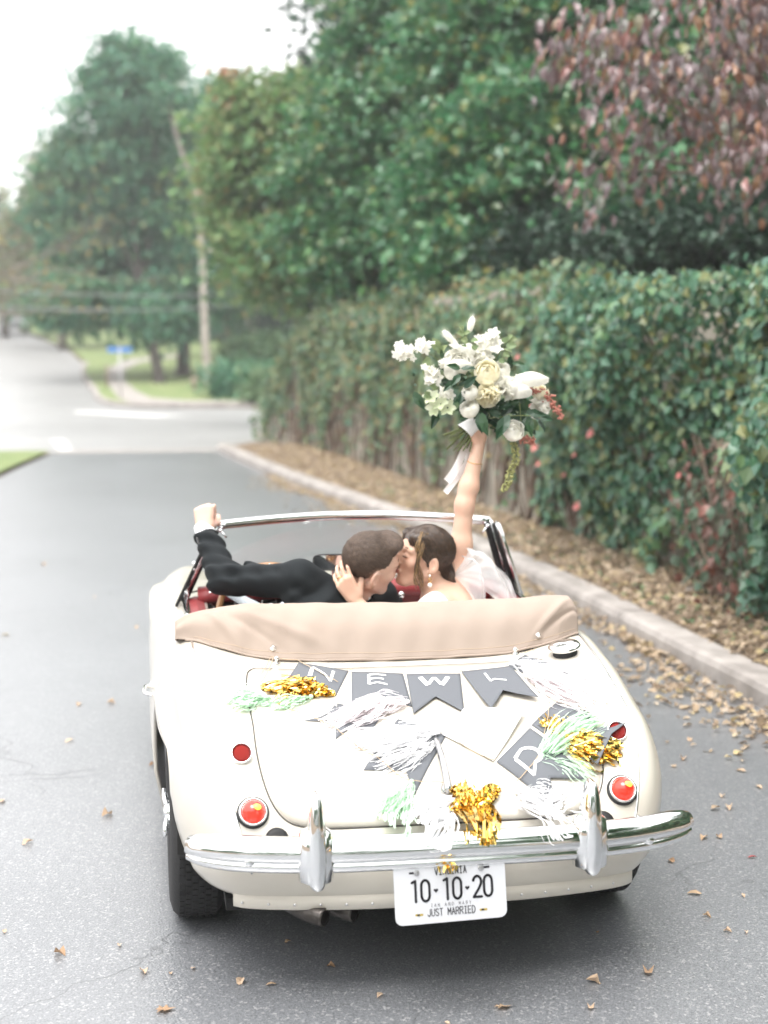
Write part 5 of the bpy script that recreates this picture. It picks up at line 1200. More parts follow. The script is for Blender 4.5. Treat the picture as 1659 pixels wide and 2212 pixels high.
lh = unit(V(-.50, .06, .86)); kb = hand(Fb, WL, lh, V(-.42, -.88, -.05), ((.35, .45, .35), (.40, .5, .4), (.42, .5, .4), (.45, .55, .4)), .92, thumb=1, spread=.16, thumb_dir=V(.30, .35, .90), r=.0080)
stemd = unit(V(.62, -.20, .72))                                                 # axis of the bouquet, stems to flowers
hold = V(.424, 1.545, 1.512)
rh = unit(V(-.10, .05, .99)); hand(Fb, WR, rh, V(.30, -.92, .0), (1.25, 1.30, .8), .92, thumb=1, thumb_dir=V(-.55, -.30, .85), r=.0082)
v, f = Fb.mesh(); bbody = add('body', (v-b0, f), M_SKIN_F, b_); smooth_obj(bbody, 2, .4)
# dress
wd = lambda p, t: -.003*np.sin(p[..., 0]*60+p[..., 2]*45)
D_ = Field((.0, 1.05, .36), (.62, 1.75, 1.02), .005)
D_.ell((.295, 1.41, .765), (.140, .165, .150), None, .05, wr=wd); D_.ell((.33, 1.40, .60), (.135, .155, .17), None, .05); D_.ell((.33, 1.40, .47), (.18, .17, .13), None, .05)
D_.ell(SL+V(.000, -.008, -.012), (.062, .058, .050), None, .03, wr=wd); D_.cap(SL, SL+(EL-SL)*.5, .056, .050, .03)
D_.ell(nk+V(.035, -.055, .02), (.085, .085, .085), None, .02, True)
v, f = D_.mesh(); dr = add('dress', (v-b0, f), M_SATIN, b_); smooth_obj(dr, 3, .5)
add('skirt', join(tube([V(-.06, .0, .02), V(-.08, .38, .05), V(-.09, .72, -.10)], [.12, .11, .10], 14), tube([V(.08, .0, .02), V(.09, .38, .05), V(.10, .72, -.10)], [.12, .11, .10], 14)), M_SATIN, b_)
# hair: smooth cap swept back over the ear to a low bun
H = hair_cap(bC, bB, .94, (.108, .0865, .094), (-.016, 0, .044), [((.118, 0, -.022), (.052, .075, .098)), ((.035, .092, -.045), (.058, .034, .050)), ((.035, -.092, -.045), (.058, .034, .050)), ((.05, 0, -.085), (.082, .11, .068)), ((-.05, 0, -.135), (.075, .11, .040)), ((-.012, .098, -.014), (.020, .018, .026))], .004, bC-.17, bC+.18, lambda p, t: -.0009*np.sin((p @ np.array((60., 0, 260.), np.float32))), [((-.105, .0, -.045), (.040, .045, .036), .02), ((.045, .040, .084), (.046, .036, .026), .015), ((.045, -.040, .084), (.046, .036, .026), .015)])
v, f = H.mesh(); hr = add('hair', (v-b0, f), M_HAIR_F, b_); smooth_obj(hr, 2, .5)
# combed strands following the cap, and honey coloured strands
cenb = bC+bB @ (V(-.016, 0, .044)*.94); bun = bC+bB @ (V(-.105, 0, -.04)*.94); sv_, sf_ = [], []
tri_ = BVHTree.FromPolygons([Vector(p) for p in v], [tuple(map(int, q)) for q in f])
def strand(a, bb, lift, n=9, w0=.0012):
    out = []
    for t in np.linspace(0, 1, n):
        p = a+(bb-a)*t; d = unit(p-cenb); loc, nn, i_, ds = tri_.ray_cast(Vector(cenb+d*.25), Vector(-d))
        out.append(np.array(loc)+np.array(d)*lift if loc is not None else p)
    return out
sp_ = []; sp_b = []
for k in range(420):
    u = random.uniform(-1, 1); a = bC+bB @ (V(random.uniform(.0, .085), u*.006+.004*math.copysign(1, u), .142)*.94); side = math.copysign(1, u)
    top_ = bC+bB @ (V(random.uniform(-.06, .075), side*random.uniform(.012, .085), random.uniform(.03, .13))*.94)
    e = bun+bB @ V(random.uniform(-.01, .02), side*.03*random.random(), random.uniform(-.015, .02))
    P = strand(a, top_, .0015, 5)[:-1]+strand(top_, e, .0015, 8)
    (sp_b if random.random() < .10 else sp_).append(tube(P, [.0007]*(len(P)-1)+[.0003], 4, cap=False))
add('hair_strands', (join(*sp_)[0]-b0, join(*sp_)[1]), M_HAIR_F, b_, kind='stuff'); add('highlight_strands', (join(*sp_b)[0]-b0, join(*sp_b)[1]), hairmat('honey_highlight', (.06, .034, .02), (.17, .10, .05), 120, rough=.35), b_, kind='stuff')
bn = []
for k in range(5):
    a0 = k*1.25; P = [bun+bB @ V(-.012+.024*math.sin(t*1.0+a0), .034*math.cos(t+a0), -.008+.032*math.sin(t+a0*1.0)) for t in np.linspace(0, 4.2, 22)]
    bn.append(tube(P, np.r_[np.linspace(.006, .015, 8), np.linspace(.015, .005, 14)], 8))
add('bun', (join(*bn)[0]-b0, join(*bn)[1]), M_HAIR_F, b_)
# loose face framing locks
lk, lk2 = [], []
for k in range(64):
    wave = k % 4; x0 = (.050, .044, .038, .056)[wave]+random.gauss(0, .0035); ph = wave*1.7; back = random.random() < .12
    s = -1 if back else 1; P = []; ln = random.uniform(.85, 1.05)*(.215 if wave != 3 else .15)
    for t in np.linspace(0, 1, 14):
        q = V(x0+.022*math.sin(t*2.8)-.030*t*t+.013*math.sin(9*t+ph)*t, s*(.050+.045*math.sin(min(1.35, t*2.4+.25))-.018*t+.006*math.sin(9*t+ph)*t), .112-ln*t)
        P.append(bC+bB @ ((q+V(*RNG.normal(size=3))*.0008)*.94))
    (lk if random.random() < .62 else lk2).append(tube(P, np.linspace(.0012, .0005, 14), 5, cap=False))
add('loose_locks', (join(*lk)[0]-b0, join(*lk)[1]), M_HAIR_B, b_, kind='stuff'); add('loose_locks', (join(*lk2)[0]-b0, join(*lk2)[1]), M_HAIR_F, b_, kind='stuff')
# brows, lashes and lips of both faces
for C_, B, sc, par, o0, fem in ((gC, gB, 1., g, g0, 0), (bC, bB, .94, b_, b0, 1)):
    for s in (1, -1):
        W = lambda *p: C_+B @ (np.array(p)*sc)-o0
        add('eyebrow', tube(spline([W(.0945, s*.014, .034), W(.0925, s*.030, .0395), W(.082, s*.050, .034)], 4), [.0012]*4+[.0017]*3+[.0010]*2, 6), M_BROW, par)
        add('eyelash', tube(spline([W(.0935, s*.020, .0035), W(.0955, s*.031, .0015), W(.0870, s*.045, .0035)], 4), .0014 if fem else .0009, 5), M_LASH, par)
    add('lips', join(tube(spline([W(.094, .019, -.0575), W(.1035, .008, -.0545), W(.1045, 0, -.056), W(.1035, -.008, -.0545), W(.094, -.019, -.0575)], 4), .0042, 6), tube(spline([W(.094, .016, -.061), W(.102, 0, -.0645), W(.094, -.016, -.061)], 6), .0050, 6)), M_LIP, par)
# pearl drop earring, ring, bracelet
er = bC+bB @ (V(-.004, .088, -.046)*.94)
add('earring', join(ball(er-b0, .0048, 10, 7), ball(er+V(0, -.002, -.034)-b0, .0085, 14, 9)), M_PEARL, b_); add('earring_drop', join(*[xf(tube([(.0052*math.cos(a), 0, .0075*math.sin(a)) for a in np.linspace(0, 6.283, 17)], .0012, 5, cap=False), None, er+V(0, -.002, -.016)-b0)]), M_GOLD, b_)
rp = (kb[2][0]+kb[2][1])/2; rd_ = unit(kb[2][1]-kb[2][0])
add('ring', xf(tube([(.0102*math.cos(a), .0102*math.sin(a), 0) for a in np.linspace(0, 6.283, 21)], .0016, 6, cap=False), basis(rd_), rp-b0), M_GOLD, b_)
fx = unit(WR-ER); add('bracelet', xf(tube([(.0305*math.cos(a), .029*math.sin(a), .004*math.sin(2*a)) for a in np.linspace(0, 6.283, 33)], .0011, 5, cap=False), basis(fx), WR-fx*.075-b0), M_GOLD, b_)
# nails of both hands that show
# veil: tulle gathered at the bun, billowing over the right shoulder
def tullemat():
    m, n, l, b = nmat('white_tulle'); b.inputs['Base Color'].default_value = (.92, .92, .93, 1); b.inputs['Roughness'].default_value = .8
    t = n.new('ShaderNodeBsdfTransparent'); tr = n.new('ShaderNodeBsdfTranslucent'); tr.inputs[0].default_value = (.86, .86, .87, 1)
    lw = n.new('ShaderNodeLayerWeight'); lw.inputs[0].default_value = .35; r = n.new('ShaderNodeMapRange'); r.inputs[3].default_value = .34; r.inputs[4].default_value = .85
    x1 = n.new('ShaderNodeMixShader'); x1.inputs[0].default_value = .5; x2 = n.new('ShaderNodeMixShader')
    l.new(b.outputs[0], x1.inputs[1]); l.new(tr.outputs[0], x1.inputs[2]); l.new(lw.outputs['Facing'], r.inputs[0]); l.new(r.outputs[0], x2.inputs[0]); l.new(t.outputs[0], x2.inputs[1]); l.new(x1.outputs[0], x2.inputs[2]); l.new(x2.outputs[0], n['Material Output'].inputs[0]); return m
M_TULLE = tullemat()
root = bun+bB @ V(-.030, .012, .0)
def veil(seed, top_, right_, low_, dy):
    rr = np.random.default_rng(seed); out = []
    for i in range(34):
        u = i/33
        edge = [V(*q)+V(0, dy, 0) for q in (top_, right_, low_)]
        e = edge[0]*(1-u)**2+2*u*(1-u)*edge[1]+edge[2]*u*u
        for j in range(20):
            t = j/19; p = root+(e-root)*t**.85; puff = math.sin(math.pi*min(1, t*1.05))*.045
            p = p+V(.30*puff, -.9*puff, .55*puff)+V(.3, 1., .25)*(.010*t*math.sin(u*15+2.2*t+seed)+.004*t*math.sin(u*37+seed*2+4*t)); out.append(p)
    return np.array(out), grid_faces(34, 20)
for sd_, q in ((1, ((.352, 1.38, 1.085), (.47, 1.33, 1.09), (.50, 1.22, .82))), (2, ((.330, 1.36, 1.06), (.44, 1.28, 1.05), (.36, 1.19, .80))), (3, ((.365, 1.40, 1.075), (.52, 1.36, 1.03), (.53, 1.25, .84)))):
    v, f = veil(sd_, *q, .0); add('veil', (v-b0, f), M_TULLE, b_)

# ------------------------------------------------------------------ the bouquet
def petalmat(name, col, col2, tr=.35):
    m, n, l, b = nmat(name); g_ = n.new('ShaderNodeNewGeometry'); k = n.new('ShaderNodeMix'); k.data_type = 'RGBA'; k.inputs[6].default_value = c4(col); k.inputs[7].default_value = c4(col2)
    l.new(g_.outputs['Random Per Island'], k.inputs[0]); l.new(k.outputs[2], b.inputs['Base Color']); b.inputs['Roughness'].default_value = .6
    t = n.new('ShaderNodeBsdfTranslucent'); l.new(k.outputs[2], t.inputs[0]); x = n.new('ShaderNodeMixShader'); x.inputs[0].default_value = tr
    l.new(b.outputs[0], x.inputs[1]); l.new(t.outputs[0], x.inputs[2]); l.new(x.outputs[0], n['Material Output'].inputs[0]); return m
M_PW = petalmat('white_petal', (.90, .89, .85), (.88, .87, .79), .45); M_PC = petalmat('cream_petal', (.89, .86, .72), (.87, .82, .62), .45); M_PG = petalmat('green_white_petal', (.62, .70, .45), (.75, .78, .62))
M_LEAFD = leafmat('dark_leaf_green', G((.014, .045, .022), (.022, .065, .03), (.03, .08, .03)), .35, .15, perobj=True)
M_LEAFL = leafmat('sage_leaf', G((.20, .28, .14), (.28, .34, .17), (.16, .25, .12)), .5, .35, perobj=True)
M_STEM = mat('green_stem', (.16, .20, .06), .6, col2=(.10, .12, .05), scale=40); M_RUST = mat('rust_floret', (.36, .12, .085), .8, col2=(.50, .22, .17), scale=90); M_AMAR = mat('amaranth', (.36, .35, .14), .8, col2=(.28, .30, .12), scale=60)
M_RIB = mat('white_ribbon', (.84, .83, .83), .45, sheen=.4)
bq0 = V(.434, 1.560, 1.50)
bouquet = thing('bouquet', 'bridal bouquet of white roses and greenery tied with white ribbon, held up in her hand', 'bouquet', bq0)
def bq(zx, zy, dy=0.): return V((zx-850)*.000497, dy, .122-(zy-700)*.000484)
def patch(fn, nu=5, nv=5): return [fn(-1+2*i/(nu-1), j/(nv-1)) for i in range(nu) for j in range(nv)], grid_faces(nu, nv)
def rose_vf(r, seed, layers=5, open_=1.):
    rr = np.random.default_rng(seed); out = []
    for k in range(layers):
        n = 3+k if k < 3 else 5; R = r*(.38+.62*k/(layers-1)); th = math.radians(8+open_*58*(k/(layers-1))**1.2)
        for i in range(n):
            a0 = 2*math.pi*i/n+k*.9+rr.normal()*.15; w_ = math.pi/n*1.45; rf = rr.normal()*.1
            def fn(u, v):
                t = math.radians(155)+(th-math.radians(155))*v; a = a0+u*w_*(1-.25*v*v); Rr = R*(1+.10*v**4*(k/layers)+.035*math.sin(3*u+seed+k)*v+rf*.3*v)
                tt = t+.16*u*u*v
                return V(Rr*math.sin(tt)*math.cos(a), Rr*math.sin(tt)*math.sin(a), Rr*math.cos(tt)*.85)
            out.append(patch(fn))
    return join(*out)
def ruffle_vf(r, seed, n=34, wave=.22):
    rr = np.random.default_rng(seed); out = []
    for i in range(n):
        d = unit(rr.normal(size=3)+V(0, 0, .35)); B_ = basis(d); L_ = r*rr.uniform(.75, 1.05); ph = rr.uniform(0, 6); w_ = r*rr.uniform(.32, .5)
        def fn(u, v):
            q = V(u*w_*(.25+.75*v), wave*r*math.sin(3.4*u+ph)*v*v+.12*r*math.cos(7*u+ph)*v*v, L_*(v-.10*u*u*v)); return B_ @ q
        out.append(patch(fn, 6, 4))
    return join(*out)
def star_vf(r, seed, n=6):
    rr = np.random.default_rng(seed); out = []
    for i in range(n):
        a = 2*math.pi*i/n+rr.normal()*.1
        def fn(u, v):
            w_ = r*.36*math.sin(math.pi*min(1, .12+.86*v))**.7; q = V(r*(.1+.95*v), u*w_, r*(.35*v-.22*v*v+.10*u*u)); return V(q[0]*math.cos(a)-q[1]*math.sin(a), q[0]*math.sin(a)+q[1]*math.cos(a), q[2])
        out.append(patch(fn, 4, 5))
    return join(*out)
VIEW = unit(CAM_LOC-(bq0+V(0, 0, .12)))
def put(name, vf, m, pos, axis=None, tilt=.45, **kw):
    ax_ = unit((np.array(axis) if axis is not None else VIEW*.75+V(*RNG.normal(size=3))*tilt*.6+V(0, 0, .45)+unit(pos)*.5)); return add(name, xf(vf, basis(ax_), pos), m, bouquet, **kw)
for i, (zx, zy, r, dy) in enumerate(((880, 505, 88, -.07), (740, 655, 56, -.09), (742, 778, 66, -.085), (1080, 950, 72, -.075), (1000, 490, 66, -.03), (1315, 660, 60, -.02), (745, 350, 66, .0), (690, 430, 70, -.045), (620, 500, 52, -.05), (950, 560, 60, -.06))):
    put('rose', rose_vf(r*.00056, i+3, 5, .8 if r > 60 else .55), M_PC if i in (0, 5) else M_PW, bq(zx, zy, dy))
for i, (zx, zy, r, dy) in enumerate(((885, 670, 88, -.08), (1005, 625, 98, -.06), (1300, 775, 84, -.02), (1095, 610, 80, -.04))):
    put('carnation', ruffle_vf(r*.00056, 20+i, 46, .26), M_PC if i == 0 else M_PW, bq(zx, zy, dy))
for i, (zx, zy, r, dy) in enumerate(((250, 330, 56, -.02), (330, 345, 42, -.02), (410, 292, 58, -.02), (492, 520, 64, -.05), (438, 478, 40, -.04), (575, 655, 54, -.06), (680, 405, 96, -.02), (600, 440, 60, -.03), (850, 365, 70, .01), (955, 235, 74, .01), (940, 325, 70, .0), (880, 300, 58, .02), (990, 290, 50, .02), (885, 420, 66, -.01), (470, 560, 44, -.03), (260, 385, 30, -.02))):
    put('stock_bloom', join(*[xf(star_vf(r*.00056*.66, i*7+j, 5), basis(unit(V(*np.random.default_rng(i*9+j).normal(size=3))+VIEW*.9)), V(*np.random.default_rng(i*5+j).normal(size=3))*r*.00049*.42) for j in range(9)]), M_PW, bq(zx, zy, dy), (0, 0, 1))
def big_petal(zx0, zy0, zx1, zy1, w_, dy, nm='large_petal'):
    a, b = bq(zx0, zy0, dy), bq(zx1, zy1, dy-.015); d = b-a; L_ = np.linalg.norm(d); d /= L_; n = unit(V(-.15, -.8, .5)); n = unit(n-d*np.dot(n, d)); s_ = np.cross(d, n)
    def fn(u, v): 
        ww = w_*.00049*(math.sin(math.pi*min(1, .10+.88*v))**.6); return a+d*L_*v+s_*u*ww+n*(.024*math.sin(math.pi*v)-.030*u*u*(1-.3*v))
    add(nm, patch(fn, 9, 9), M_PW, bouquet)
big_petal(1085, 560, 1350, 545, 68, -.06); big_petal(1060, 640, 1215, 640, 66, -.075); big_petal(1130, 520, 1300, 585, 52, -.045); big_petal(1030, 690, 1130, 560, 60, -.07); big_petal(560, 455, 770, 440, 60, -.055)
for zx, zy, dy in ((540, 740, -.05), (470, 690, -.04), (590, 770, -.05), (500, 770, -.03)): put('hellebore', star_vf(.034, zx, 6), M_PG, bq(zx, zy, dy))
lpD = leaf_proto('leaf', M_LEAFD, .22); lpL = leaf_proto('leaf', M_LEAFL, .40)
def bleaf(me, a, b, dy, n=None):
    p, q = bq(*a, dy), bq(*b, dy-.02); n = V(*RNG.normal(size=3))*.35+V(-.2, -1, .35) if n is None else n; leaf_obj(me, 'leaf', p, unit(q-p), n, np.linalg.norm(q-p), bouquet)
for a, b, dy in (((665, 470), (555, 440), -.10), ((665, 470), (775, 465), -.10), ((665, 510), (585, 600), -.10), ((690, 620), (775, 520), -.105), ((660, 620), (590, 600), -.09), ((690, 640), (650, 740), -.09), ((720, 700), (620, 720), -.08), ((700, 690), (690, 640), -.09), ((820, 800), (850, 980), -.115), ((800, 800), (820, 960), -.10), ((1040, 820), (930, 1005), -.09), ((1000, 830), (960, 960), -.07), ((1190, 800), (1155, 670), -.06), ((1180, 800), (1320, 830), -.07), ((1230, 830), (1390, 860), -.06), ((1200, 840), (1220, 990), -.06), ((1210, 830), (1160, 960), -.05), ((1120, 760), (1190, 700), -.05), ((720, 800), (670, 860), -.06), ((1060, 740), (1130, 720), -.06), ((960, 780), (1060, 740), -.07), ((900, 790), (1000, 850), -.06), ((840, 770), (780, 860), -.05), ((1300, 870), (1350, 960), -.02), ((640, 560), (540, 640), -.07), ((560, 400), (540, 330), -.03), ((650, 600), (700, 560), -.1)):
    bleaf(lpD, a, b, dy)
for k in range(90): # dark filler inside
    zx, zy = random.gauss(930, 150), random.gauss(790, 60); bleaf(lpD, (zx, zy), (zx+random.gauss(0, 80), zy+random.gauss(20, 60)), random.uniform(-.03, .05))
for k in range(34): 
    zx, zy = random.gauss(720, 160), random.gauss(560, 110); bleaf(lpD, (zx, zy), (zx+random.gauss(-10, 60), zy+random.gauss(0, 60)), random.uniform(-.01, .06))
for a, b in (((470, 660), (410, 690)), ((480, 700), (420, 650)), ((520, 620), (460, 600)), ((470, 400), (400, 430)), ((520, 330), (480, 240)), ((560, 350), (500, 300)), ((545, 360), (580, 290)), ((720, 190), (680, 150)), ((730, 200), (660, 200)), ((720, 210), (760, 190)), ((750, 255), (690, 255)), ((770, 260), (820, 255)), ((740, 310), (700, 300)), ((780, 320), (820, 300)), ((1010, 270), (1050, 235)), ((1050, 250), (1080, 215)), ((1060, 250), (1115, 245)), ((1040, 300), (1115, 295)), ((1030, 320), (1080, 345)), ((1020, 350), (1060, 380)), ((960, 430), (920, 470)), ((950, 440), (980, 500)), ((990, 400), (1020, 430)), ((800, 560), (770, 500)), ((1240, 890), (1290, 950)), ((1260, 860), (1240, 950)), ((430, 520), (400, 490)), ((610, 820), (640, 760))): bleaf(lpL, a, b, -.03)
stems = []
def bstem(pts, r, m, dy0=-.02): return tube(spline([bq(x, y, d) for x, y, d in pts], 6), r, 5)
add('stalks', join(*[bstem(q, .0016, None) for q in (((800, 800, 0), (740, 330, 0), (790, 130, .0)), ((800, 750, 0), (650, 380, .0), (600, 200, .0)), ((850, 600, .02), (1030, 330, .02), (1085, 230, .02)), ((700, 620, -.01), (500, 380, -.01), (300, 340, -.01)), ((720, 600, 0), (720, 330, 0), (705, 170, 0)), ((900, 850, -.07), (1150, 830, -.08), (1380, 860, -.06)), ((1130, 700, -.06), (1130, 800, -.08), (1160, 1020, -.05)), ((900, 900, -.05), (1080, 1000, -.05), (1100, 1060, -.05)))]), M_STEM, bouquet, kind='stuff')
for zx, zy, ang in ((782, 138, .25), (612, 232, -.75), (662, 300, -.4)):
    fv = [ball((0, 0, 0), .013, 10, 8, (1, 1, 2.4))]; rr = np.random.default_rng(int(zx))
    for k in range(90):
        d = unit(rr.normal(size=3)*V(1, 1, .5)+V(0, 0, .3)); p = d*V(.012, .012, .03); e = p+(d*.012+V(0, 0, .008)); s_ = unit(np.cross(d, V(.3, .2, 1)))*.0005; fv.append(([p-s_, p+s_, e], [(0, 1, 2)]))
    put('bunny_tail', join(*fv), M_PW, bq(zx, zy, -.01), V(math.sin(ang), 0, math.cos(ang)))
def floret_run(pts, n, r0, r1, sp_, m, name, dy):
    P = spline([bq(x, y, dy) for x, y in pts], 10); rr = np.random.default_rng(n); o = []
    for k in range(n):
        t = rr.random(); c = P[int(t*(len(P)-1))]+rr.normal(size=3)*sp_*(1-.6*t); o.append(ball(c, r0+(r1-r0)*t, 6, 4))
    o.append(tube(P, .0011, 5)); add(name, join(*o), m, bouquet)
floret_run([(1335, 660), (1400, 750), (1490, 855)], 130, .0052, .0042, .013, M_RUST, 'astilbe_plume', -.03); floret_run([(1160, 1020), (1210, 1020), (1250, 1045)], 60, .005, .004, .012, M_RUST, 'astilbe_plume', -.05); floret_run([(1205, 630), (1250, 640), (1290, 660)], 34, .005, .004, .011, M_RUST, 'astilbe_plume', -.05)
o = []; P = spline([bq(x, y, -.05) for x, y in ((1085, 1010), (1110, 1100), (1110, 1190), (1075, 1270), (1060, 1340), (1025, 1405))], 8); rr = np.random.default_rng(5)
for k in range(3, len(P)):
    for s_ in (-1, 1): c = P[k]+V(s_*.009*rr.uniform(.6, 1.3), rr.normal()*.004, rr.normal()*.003); o.append(xf(ball((0, 0, 0), .0052, 6, 5, (1.5, .7, .8)), np.array(Matrix.Rotation(rr.uniform(-1, 1), 3, 'Y')), c))
add('trailing_sprig', join(tube(P, .0009, 4), *o), M_AMAR, bouquet)
for k in range(36):   # cut stems below the hand
    a0 = random.uniform(-.9, .9); e = bq(random.uniform(560, 800), random.uniform(960, 1110), random.uniform(-.05, .05)); 
    if k < 26: t = k/25; e = bq(575+220*t+random.gauss(0, 8), 985+115*t-35*math.sin(math.pi*t)*random.choice((-1, 1, 1))+random.gauss(0, 8), random.uniform(-.045, .04))
    s_ = bq(850+random.gauss(0, 14), 880+random.gauss(0, 12), random.gauss(0, .010)); add('stem', tube([s_, (s_+e)/2+RNG.normal(size=3)*.003, e], random.uniform(.0022, .0038), 6), M_STEM, bouquet)
rbv = []
for t in np.linspace(0, 1, 8):
    c = bq(735+105*t, 955-80*t, -.012); B_ = basis(bq(880, 850, 0)-bq(760, 975, 0)); rbv += [c+B_ @ V((.043-.013*t)*math.cos(a)*(1+.05*math.sin(5*a)), (.034-.008*t)*math.sin(a), 0) for a in np.linspace(0, 2*math.pi, 25)[:-1]]
add('ribbon_wrap', (rbv, grid_faces(8, 24, True)), M_RIB, bouquet)
def ribbon(pts, w0, w1, dy):
    P = spline([bq(x, y, d) for x, y, d in pts], 6); rv = []
    for k, p in enumerate(P):
        t = k/(len(P)-1); w_ = (w0+(w1-w0)*t)*.00049; T = unit(P[min(k+1, len(P)-1)]-P[max(k-1, 0)]); s_ = unit(np.cross(T, V(.35*math.sin(3*t+dy*40), -1, .1)))
        rv += [p-s_*w_+V(0, .004*math.sin(6*t), 0), p+V(0, .006*math.sin(7*t+1), 0), p+s_*w_]
    add('ribbon_tail', (rv, grid_faces(len(P), 3)), M_RIB, bouquet)
ribbon([(800, 985, .02), (740, 1130, .02), (680, 1240, .0), (605, 1340, -.01)], 34, 30, .0); ribbon([(820, 1000, .03), (790, 1180, .03), (690, 1320, .02), (600, 1432, .01)], 32, 22, .02); ribbon([(830, 1000, .04), (800, 1150, .04), (760, 1320, .03)], 26, 34, .05)

# ------------------------------------------------------------------ paper bunting and tassels on the boot
M_CARD = mat('charcoal_card', (.115, .123, .138), .75); M_LETTER = mat('white_print', (.80, .80, .80), .7); M_TWINE = mat('jute_twine', (.50, .38, .26), .9)
bun_ = thing('bunting_banner', 'charcoal paper pennant banner with white letters lying across the white boot lid', 'bunting', (0, .45, .70)); u0 = np.array((0, .45, .70))
def on_boot(x, s, h): return surfn(float(np.clip(x, -.64, .64)), float(s), h)[0]-u0
def pennant(c, base, ch=None, mat_=None, box_=(.27, .73, .14, .62), lift=(0, 0), th=.16, lab=None, slot=0.):
    TL, TR, BR, NO, BL = [np.array(p, float) for p in c]
    def ab(a, b):
        top_ = TL+(TR-TL)*a; bot = BL+(NO-BL)*(2*a) if a < .5 else NO+(BR-NO)*(2*a-1); return top_+(bot-top_)*b
    def P(a, b, h=0.):
        q = ab(a, b); return on_boot(q[0], q[1], base+h+.004*math.sin(math.pi*a)*math.sin(2.2*b+.4)+lift[0]*b*b+lift[1]*(a-.5)**2*4*b)
    N_, K_ = 17, 12; f = add('pennant', ([P(i/(N_-1), j/(K_-1)) for i in range(N_) for j in range(K_)], grid_faces(N_, K_)), mat_ or M_CARD, bun_)
    if lab: f['label'] = lab
    mm = f.modifiers.new('t', 'SOLIDIFY'); mm.thickness = .0009; mm.offset = 0
    if ch:
        a0, a1, b0_, b1 = box_; vs, fs = glyph(ch, 0, 0, 1, 1, th, cap=0)
        # split long bars so that they bend with the card
        pts, fcs = [], []
        for q in fs:
            A, B, C_, D_ = [np.array(vs[i]) for i in q]
            n = 6; k0 = len(pts)
            for i in range(n+1): t = i/n; pts += [A+(D_-A)*t, B+(C_-B)*t]
            fcs += [(k0+2*i, k0+2*i+1, k0+2*i+3, k0+2*i+2) for i in range(n)]
        add('letter', ([P(a0+(a1-a0)*x, b1+(b0_-b1)*y, .0022) for x, y in pts], fcs), M_LETTER, f)
pennant([(-.318, .482), (-.161, .416), (-.226, .235), (-.262, .31), (-.372, .338)], .006, 'N', box_=(.30, .72, .16, .66))
pennant([(-.152, .409), (.013, .381), (.0, .140), (-.092, .235), (-.186, .170)], .006, 'E', box_=(.33, .66, .14, .52))
pennant([(.024, .376), (.201, .365), (.152, .078), (.084, .191), (-.007, .082)], .006, 'W', box_=(.24, .76, .13, .46), lift=(.006, 0))
pennant([(.206, .373), (.374, .377), (.394, .089), (.302, .186), (.234, .064)], .010, 'L', box_=(.40, .70, .18, .50), lift=(.010, .004))
pennant([(.366, .386), (.442, .453), (.577, .148), (.518, .160), (.462, .170)], .006, 'Y', box_=(.2, .8, .22, .6))
pennant([(.183, -.198), (.056, -.059), (.160, .085), (.250, .062), (.333, .012)], .010, None, M_WHITE, lift=(.014, .010), lab='white back of a turned pennant')
pennant([(.192, -.199), (.324, -.062), (.441, -.302), (.335, -.283), (.332, -.386)], .008, 'D', box_=(.26, .70, .20, .60), lift=(.004, 0))
pennant([(.333, -.047), (.442, .063), (.520, -.06), (.45, -.10), (.40, -.19)], .006)
pennant([(.43, -.19), (.47, -.12), (.594, -.136), (.54, -.175), (.475, -.27)], .012, lift=(.02, 0))
pennant([(-.059, .06), (.066, -.06), (-.069, -.313), (-.079, -.215), (-.203, -.207)], .006)
pennant([(-.23, .181), (-.10, .10), (-.153, -.018), (-.215, -.00), (-.268, -.067)], .006); pennant([(-.27, .10), (-.24, .17), (-.20, .09), (-.28, .05), (-.354, .039)], .005)
tw = []
for l in ([(-.408, .501), (-.439, .389), (-.48, .252)], [(-.40, .501), (-.425, .389), (-.465, .252)], [(-.321, .48), (-.264, .4), (-.21, .313)], [(-.165, .418), (-.15, .409)], [(.01, .379), (.024, .376)], [(.199, .363), (.207, .372)], [(.361, .378), (.367, .385)], [(-.392, .088), (-.337, .066), (-.286, .017), (-.239, -.057), (-.2, -.123)], [(-.2, -.123), (-.157, -.161), (-.118, -.222), (-.076, -.258), (.017, -.27), (.039, -.283)], [(.419, .06), (.389, -.033), (.357, -.108), (.326, -.186), (.27, -.252), (.236, -.283)], [(.236, -.283), (.169, -.311), (.121, -.316)], [(.07, -.05), (.122, -.141), (.184, -.198)], [(.442, .453), (.483, .46)], [(-.408, .501), (-.321, .48)]):
    tw.append(tube([on_boot(x, s, .013+.004*random.random()) for x, s in spline(l, 5)], .0013, 5))
add('twine', join(*tw), M_TWINE, bun_, kind='stuff')
def tissue(name, col, tr=.35):
    m, n, l, b = nmat(name); b.inputs['Base Color'].default_value = c4(col); b.inputs['Roughness'].default_value = .7
    t = n.new('ShaderNodeBsdfTranslucent'); t.inputs[0].default_value = c4(col); x = n.new('ShaderNodeMixShader'); x.inputs[0].default_value = tr
    l.new(b.outputs[0], x.inputs[1]); l.new(t.outputs[0], x.inputs[2]); l.new(x.outputs[0], n['Material Output'].inputs[0]); return m
M_TW = tissue('white_tissue', (.90, .90, .91), .45); M_TM = tissue('mint_tissue', (.68, .86, .70), .45); M_TP = tissue('blush_tissue', (.90, .86, .87), .45); M_TG = mat('gold_foil', (.85, .61, .17), .16, 1.)
gar = thing('tassel_garland', 'garland of white, mint and gold foil fringe tassels tangled over the banner on the boot', 'garland', u0)
